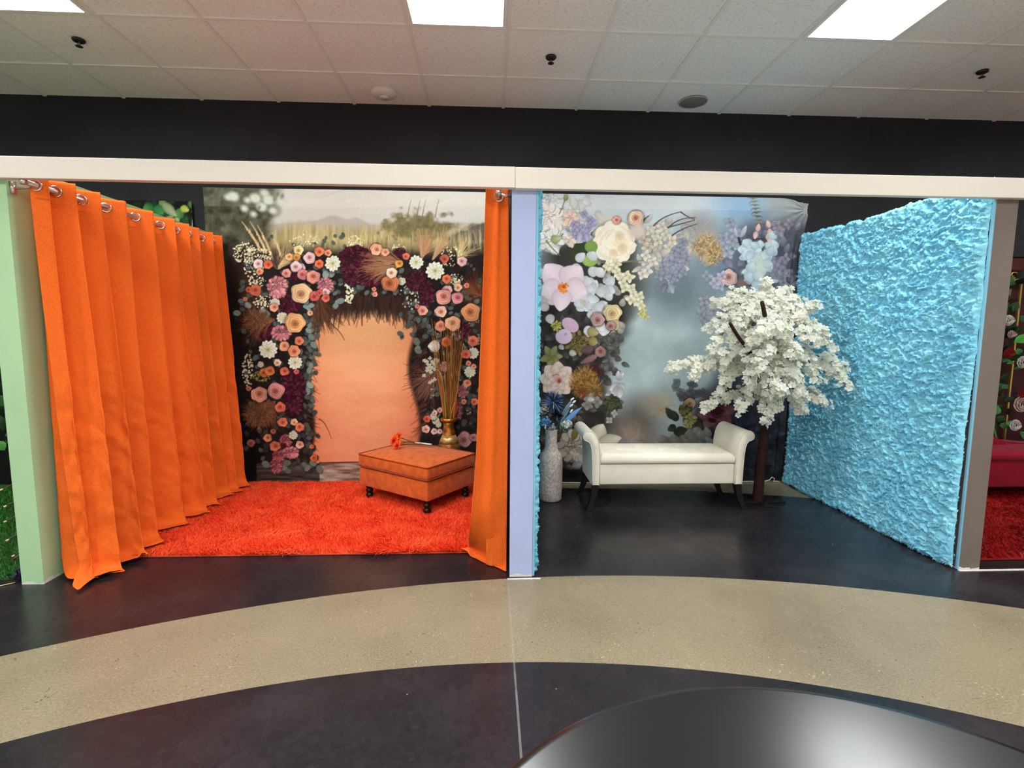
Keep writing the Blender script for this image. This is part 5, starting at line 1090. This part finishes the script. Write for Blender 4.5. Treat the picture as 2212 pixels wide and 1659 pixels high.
# ------------------------------------------------------------------ round black table in front
tb = thing('round_table', 'round satin black table top close to the camera', 'table', (.1828, .1146, 0))
def table_material():
    M = mat('satin_black', (9, 9, 9), .3, .66); N, K = M.node_tree.nodes, M.node_tree.links
    g = [n for n in N if n.type == 'NEW_GEOMETRY'][0]; t = N.new('ShaderNodeTexNoise'); t.inputs['Scale'].default_value = 5; t.inputs['Detail'].default_value = 6; t.inputs['Distortion'].default_value = 1.5; K.new(g.outputs['Position'], t.inputs['Vector'])
    a = N.new('ShaderNodeMath'); a.operation = 'MULTIPLY_ADD'; a.inputs[1].default_value = .08; a.inputs[2].default_value = .21; K.new(t.outputs['Fac'], a.inputs[0]); K.new(a.outputs[0], N['Principled BSDF'].inputs['Roughness'])
    return M
M_tab = table_material()
MB().lathe((.1828, .1146, 0), [(.001, 1.050), (.240, 1.050), (.2457, 1.055), (.2470, 1.070), (.2460, 1.0768), (.2425, 1.0795), (.238, 1.08), (.001, 1.08)], 160).build('tabletop', M_tab, tb)
MB().lathe((.1828, .1146, 0), [(.001, .022), (.040, .022), (.036, .06), (.036, 1.0), (.060, 1.030), (.060, 1.051), (.001, 1.051)], 32).build('pedestal', mat('black_metal', (26, 26, 27), .4, .5, .5), tb)
MB().lathe((.1828, .1146, 0), [(.001, .0), (.21, .0), (.21, .010), (.16, .020), (.001, .026)], 64).build('foot_plate', mat('black_metal', (26, 26, 27), .4, .5, .5), tb)
for o in tb.children: autosmooth(o, 40)

# ------------------------------------------------------------------ red booth beyond the taupe partition
shag_rug('dark red rug on the floor of the red booth beyond the taupe post', 2.93, 5.2, 2.78, YB-.05, (150, 18, 18), 26000, 8, .018)
M_red = mat('red_velvet', (122, 12, 36), .85, .1, noise=(9, .15), sheen=.1)
SX = 3.86
sf = thing('chaise_sofa', 'dark red velvet chaise with a swooping raised end in the red booth', 'sofa', (4.6, 4.0, 0))
mesh('seat', *rbox(.82, .20, .115, .345, .02, Matrix.Translation((4.70, 4.0, 0))), M_red, sf)
mesh('cushion', *rbox(.80, .205, .335, .40, .025, Matrix.Translation((4.72, 3.99, 0)), dome=.01, cuts=4), M_red, sf)
prof = [(SX, .12), (SX-.03, .45), (SX-.02, .75), (SX+.02, .95), (SX+.10, 1.0), (SX+.20, .985), (SX+.262, .93), (SX+.272, .82), (SX+.285, .70), (SX+.33, .58), (SX+.42, .485), (SX+.56, .43), (SX+.80, .41), (SX+1.6, .40), (SX+1.6, .30), (SX+.2, .30), (SX+.2, .12)]
B = bmesh.new(); r0 = [B.verts.new((x, 4.06, z)) for x, z in prof]; r1 = [B.verts.new((x, 4.22, z)) for x, z in prof]; n = len(prof)
for i in range(n): B.faces.new((r0[i], r0[(i+1) % n], r1[(i+1) % n], r1[i]))
f0 = B.faces.new(r0); B.faces.new(r1[::-1]); bmesh.ops.recalc_face_normals(B, faces=B.faces[:]); bmesh.ops.bevel(B, geom=[e for e in B.edges if abs(e.verts[0].co.y-e.verts[1].co.y) < 1e-6], offset=.022, segments=3, affect='EDGES')
autosmooth(MB().bm(B).build('backrest', M_red, sf), 40)
for x in (3.98, 5.42):
    for y in (3.86, 4.14): MB().lathe((x, y, 0), [(.001, .012), (.016, .012), (.022, .06), (.026, .118), (.001, .118)], 16).build('leg', M_dark, sf)
pn = thing('framed_panel', 'dark red panel in a thin ornate gold frame at the back of the red booth', 'wall panel', (5.3, 4.42, 0))
MB().box(4.52, 6.2, 4.425, 4.45, .02, 1.83, .003).build('panel', mat('dark_red_cloth', (52, 14, 16), .8, noise=(6, .3)), pn)
M_gold = mat('gold_frame', (206, 172, 96), .35, .5, .8)
fr = MB().box(4.48, 6.22, 4.405, 4.435, 1.815, 1.835, .004)
for x in (4.76, 5.9): fr.box(x-.008, x+.008, 4.405, 4.435, .02, 1.815, .003)
fr.build('frame', M_gold, pn)
sc = MB()
for k in range(9):
    x = 4.52+k*.085; sc.tube([(x+.04*math.cos(a)*(1-a/9), 4.418, 1.868+.026*math.sin(a)) for a in np.linspace(0, 5.4, 14)], .006, 6)
sc.build('scrollwork', M_gold, pn)
MB().box(4.40, 6.3, 4.40, 4.45, 1.90, 2.02, .02).build('valance', mat('red_brown_swag', (66, 20, 19), .8, noise=(8, .4)), pn)
MB().box(4.38, 6.3, 4.39, 4.45, 2.02, 2.17, .01).build('cornice', mat('dark_cornice', (30, 26, 28), .7), pn)
gl = thing('rose_garland', 'garland of white, blush and red roses with green leaves behind the red chaise', 'garland', (4.55, 4.30, 0))
rg = random.Random(9); V, F, K = [], [], []
MB().tube([(4.47, 4.33, .02), (4.48, 4.32, .8), (4.52, 4.31, 1.3), (4.55, 4.30, 1.85)], .012, 8).build('stem', M_stem, gl)
def leafv(V, F, K, c, d, L, W, col, q):
    d = d.normalized(); s_ = d.cross(Vector((q.gauss(0, .4), -1, q.gauss(0, .4)))).normalized(); n_ = s_.cross(d); n0 = len(V)
    for t_, w_ in ((0, .04), (.3, .85), (.55, 1), (.8, .6), (1, .03)): V += [c+d*L*t_-s_*W*w_, c+d*L*t_+n_*W*.25, c+d*L*t_+s_*W*w_]; K += [lin(np.array(col)*.9), lin(np.array(col)*.78), lin(col)]
    for i in range(4): F += [(n0+3*i+k, n0+3*i+k+1, n0+3*i+k+4, n0+3*i+k+3) for k in (0, 1)]
for i in range(120):
    z = rg.uniform(.45, 1.86); c = Vector((4.50+rg.gauss(.05, .12), 4.30+rg.uniform(-.06, .06), z)); g_ = rg.choice([(34, 66, 34), (26, 50, 30), (64, 120, 56), (44, 86, 44), (20, 36, 24)])
    leafv(V, F, K, c, Vector((rg.gauss(0, 1), -.3, rg.gauss(0, 1))), rg.uniform(.06, .12), rg.uniform(.02, .038), g_, rg)
for px, py in ((2203, 742), (2190, 740), (2206, 728)): leafv(V, F, K, atY(px, py, 4.16), Vector((.6, -.2, .4)), .13, .035, (72, 150, 60), rg)
mesh('leaves', V, F, M_petal, gl, True, np.array(K))['kind'] = 'stuff'
for px, py, r_, col in [(2177, 692, .055, (232, 224, 212)), (2183, 722, .040, (214, 170, 160)), (2178, 762, .055, (150, 18, 26)), (2207, 782, .062, (226, 220, 206)), (2204, 872, .085, (222, 188, 176)), (2191, 918, .060, (236, 228, 214)), (2206, 850, .05, (150, 20, 30))]:
    c = atY(px, py, 4.20); V, F, K = [], [], []; r_ *= .78; col = np.array(col)*.9
    for ring in range(5):
        for j in range(5+ring):
            a = j*2*PI/(5+ring)+ring*.7; tl = 1.25-.27*ring; rr_ = r_*(.28+.18*ring); d = Vector((math.cos(a), -.25-.9*math.cos(min(tl, 1.5))*0-.3*(4-ring)/4, math.sin(a))); p = c+Vector((math.cos(a)*rr_*.5, -.012*(4-ring), math.sin(a)*rr_*.5)); n0 = len(V); tg = Vector((-math.sin(a), 0, math.cos(a)))
            for q1_, w_ in ((0, .35), (.5, .6), (.85, .5), (1, .2)): V += [p+d.normalized()*rr_*.6*q1_-tg*rr_*w_*.8, p+d.normalized()*rr_*.6*q1_+tg*rr_*w_*.8+Vector((0, -.004, 0))]; K += [lin(np.array(col)*(.86+.14*q1_)*(1 if j % 2 else .9))]*2
            F += [(n0+2*k, n0+2*k+1, n0+2*k+3, n0+2*k+2) for k in range(3)]
    mesh('rose', V, F, M_petal, gl, True, np.array(K))

# ------------------------------------------------------------------ green booth behind the green partition
r = np.random.default_rng(5)
tf = thing('artificial_turf', 'green artificial turf on the floor of the booth behind the green post', 'turf', (-3.5, 3.5, 0))
MB().box(-4.7, XL0-.004, 2.72, YB-.04, .001, .006).build('backing', mat('turf_backing', (26, 62, 20), .9), tf, False)
n = 26000; P = np.stack([r.uniform(-4.69, XL0-.02, n), r.uniform(2.725, YB-.05, n), np.full(n, .005)], 1); D = np.stack([r.normal(0, .008, n), r.normal(0, .008, n)-.003, r.uniform(.014, .028, n)], 1)
V, F, K = blades(P, D, r.uniform(.0012, .0022, n), lin(np.clip(np.array((52, 118, 32))+r.normal(0, 22, (n, 1)), 0, 255)), .5, 2); o = mesh('pile', V, F, M_dye, tf, False, K); o['kind'] = 'stuff'
bs = thing('leafy_bush', 'dark green artificial bush with bare cut stems behind the green post', 'bush', (-3.0, 3.55, 0)); rg = random.Random(31); V, F, K = [], [], []
for i in range(420):
    c = Vector((-2.95+rg.gauss(0, .20), 3.65+rg.gauss(0, .22), rg.uniform(.55, 1.35))); c.x = min(c.x, XL0-.06)
    leafv(V, F, K, c, Vector((rg.gauss(.2, 1), -.4, rg.gauss(-.2, 1))), rg.uniform(.07, .13), rg.uniform(.018, .034), rg.choice([(36, 84, 30), (30, 66, 28), (70, 140, 52), (24, 52, 24), (50, 110, 40)]), rg)
for i in range(len(V)):
    if V[i].x > XL0-.012: V[i].x = XL0-.012
mesh('leaves', V, F, M_petal, bs, True, np.array(K))['kind'] = 'stuff'
M_cane = mat('cane', (96, 72, 50), .7); M_cut = mat('cut_end', (214, 190, 140), .7)
for px, py in [(5, 1057), (13, 1093), (13, 1126), (18, 1166), (30, 1200), (3, 1226)]:
    e_ = atY(px, py, 3.02 if py < 1150 else 2.92); s0_ = Vector((XL0-.05-.04*rg.random(), e_.y+.22, e_.z+.14+.05*rg.random())); d_ = (e_-s0_).normalized()
    c = MB().tube(bez([Vector((-2.75, 3.62, .55)), s0_, e_], 8), .0042, 8).build('cane', M_cane, bs); MB().tube([e_-d_*.004, e_+d_*.010], [.0052, .0056], 8).build('cut_end', M_cut, c)
MB().tube([(-2.9, 3.6, .02), (-2.88, 3.6, .5), (-2.85, 3.62, 1.1)], .02, 10).build('stem', M_cane, bs)
MB().tube(bez([Vector((-2.86, 3.6, .62)), Vector((-2.7, 3.4, .60)), Vector((-2.58, 3.15, .58))], 6), .013, 8).build('limb', M_cane, bs)
pf = thing('fabric_flower', 'tiny dark purple fabric flower on the floor at the foot of the green post', 'fabric flower', (-2.49, 2.70, 0)); V, F, K = [], [], []
for i in range(60):
    c = Vector((-2.492+rg.gauss(0, .012), 2.700+rg.gauss(0, .010), .010+abs(rg.gauss(0, .022)))); c.x = min(c.x, XL0-.014); leafv(V, F, K, c, Vector((rg.gauss(0, 1)*.6, rg.gauss(0, 1), abs(rg.gauss(0, 1)))), .022, .007, rg.choice([(44, 26, 66), (30, 18, 44), (62, 40, 92)]), rg)
for i in range(len(V)): V[i].z = max(V[i].z, .002); V[i].x = min(V[i].x, XL0-.003)
mesh('petals', V, F, M_petal, pf, True, np.array(K))
MB().tube([(-2.50, 2.685, .006), (-2.555, 2.645, .005)], .0022, 6).build('stem', M_cut, pf)

# ------------------------------------------------------------------ small marks along the floor
struct('trim_3', MB().box(XR0-.01, RX1, 2.652, 2.668, .0002, .0035), mat('white_tape', (222, 216, 206), .6, noise=(30, .15)))
struct('trim_4', MB().box(XM0-.012, .285, 2.640, 2.652, .0002, .0025), mat('white_tape', (222, 216, 206), .6, noise=(30, .15)))
P = [(x, YB-.075+.006*math.sin(x*5), .006) for x in np.linspace(.36, 2.50, 30)]+[(2.54, YB-.08, .02), (2.56, YB-.08, .045), (2.585, YB-.08, .03), (2.57, YB-.09, .008), (2.62, YB-.09, .006)]
tag(MB().tube(P, .004, 6).build('white_cord', mat('cord_white', (224, 220, 212), .5)), 'thin white cord on the floor along the foot of the floral backdrop', 'cord')
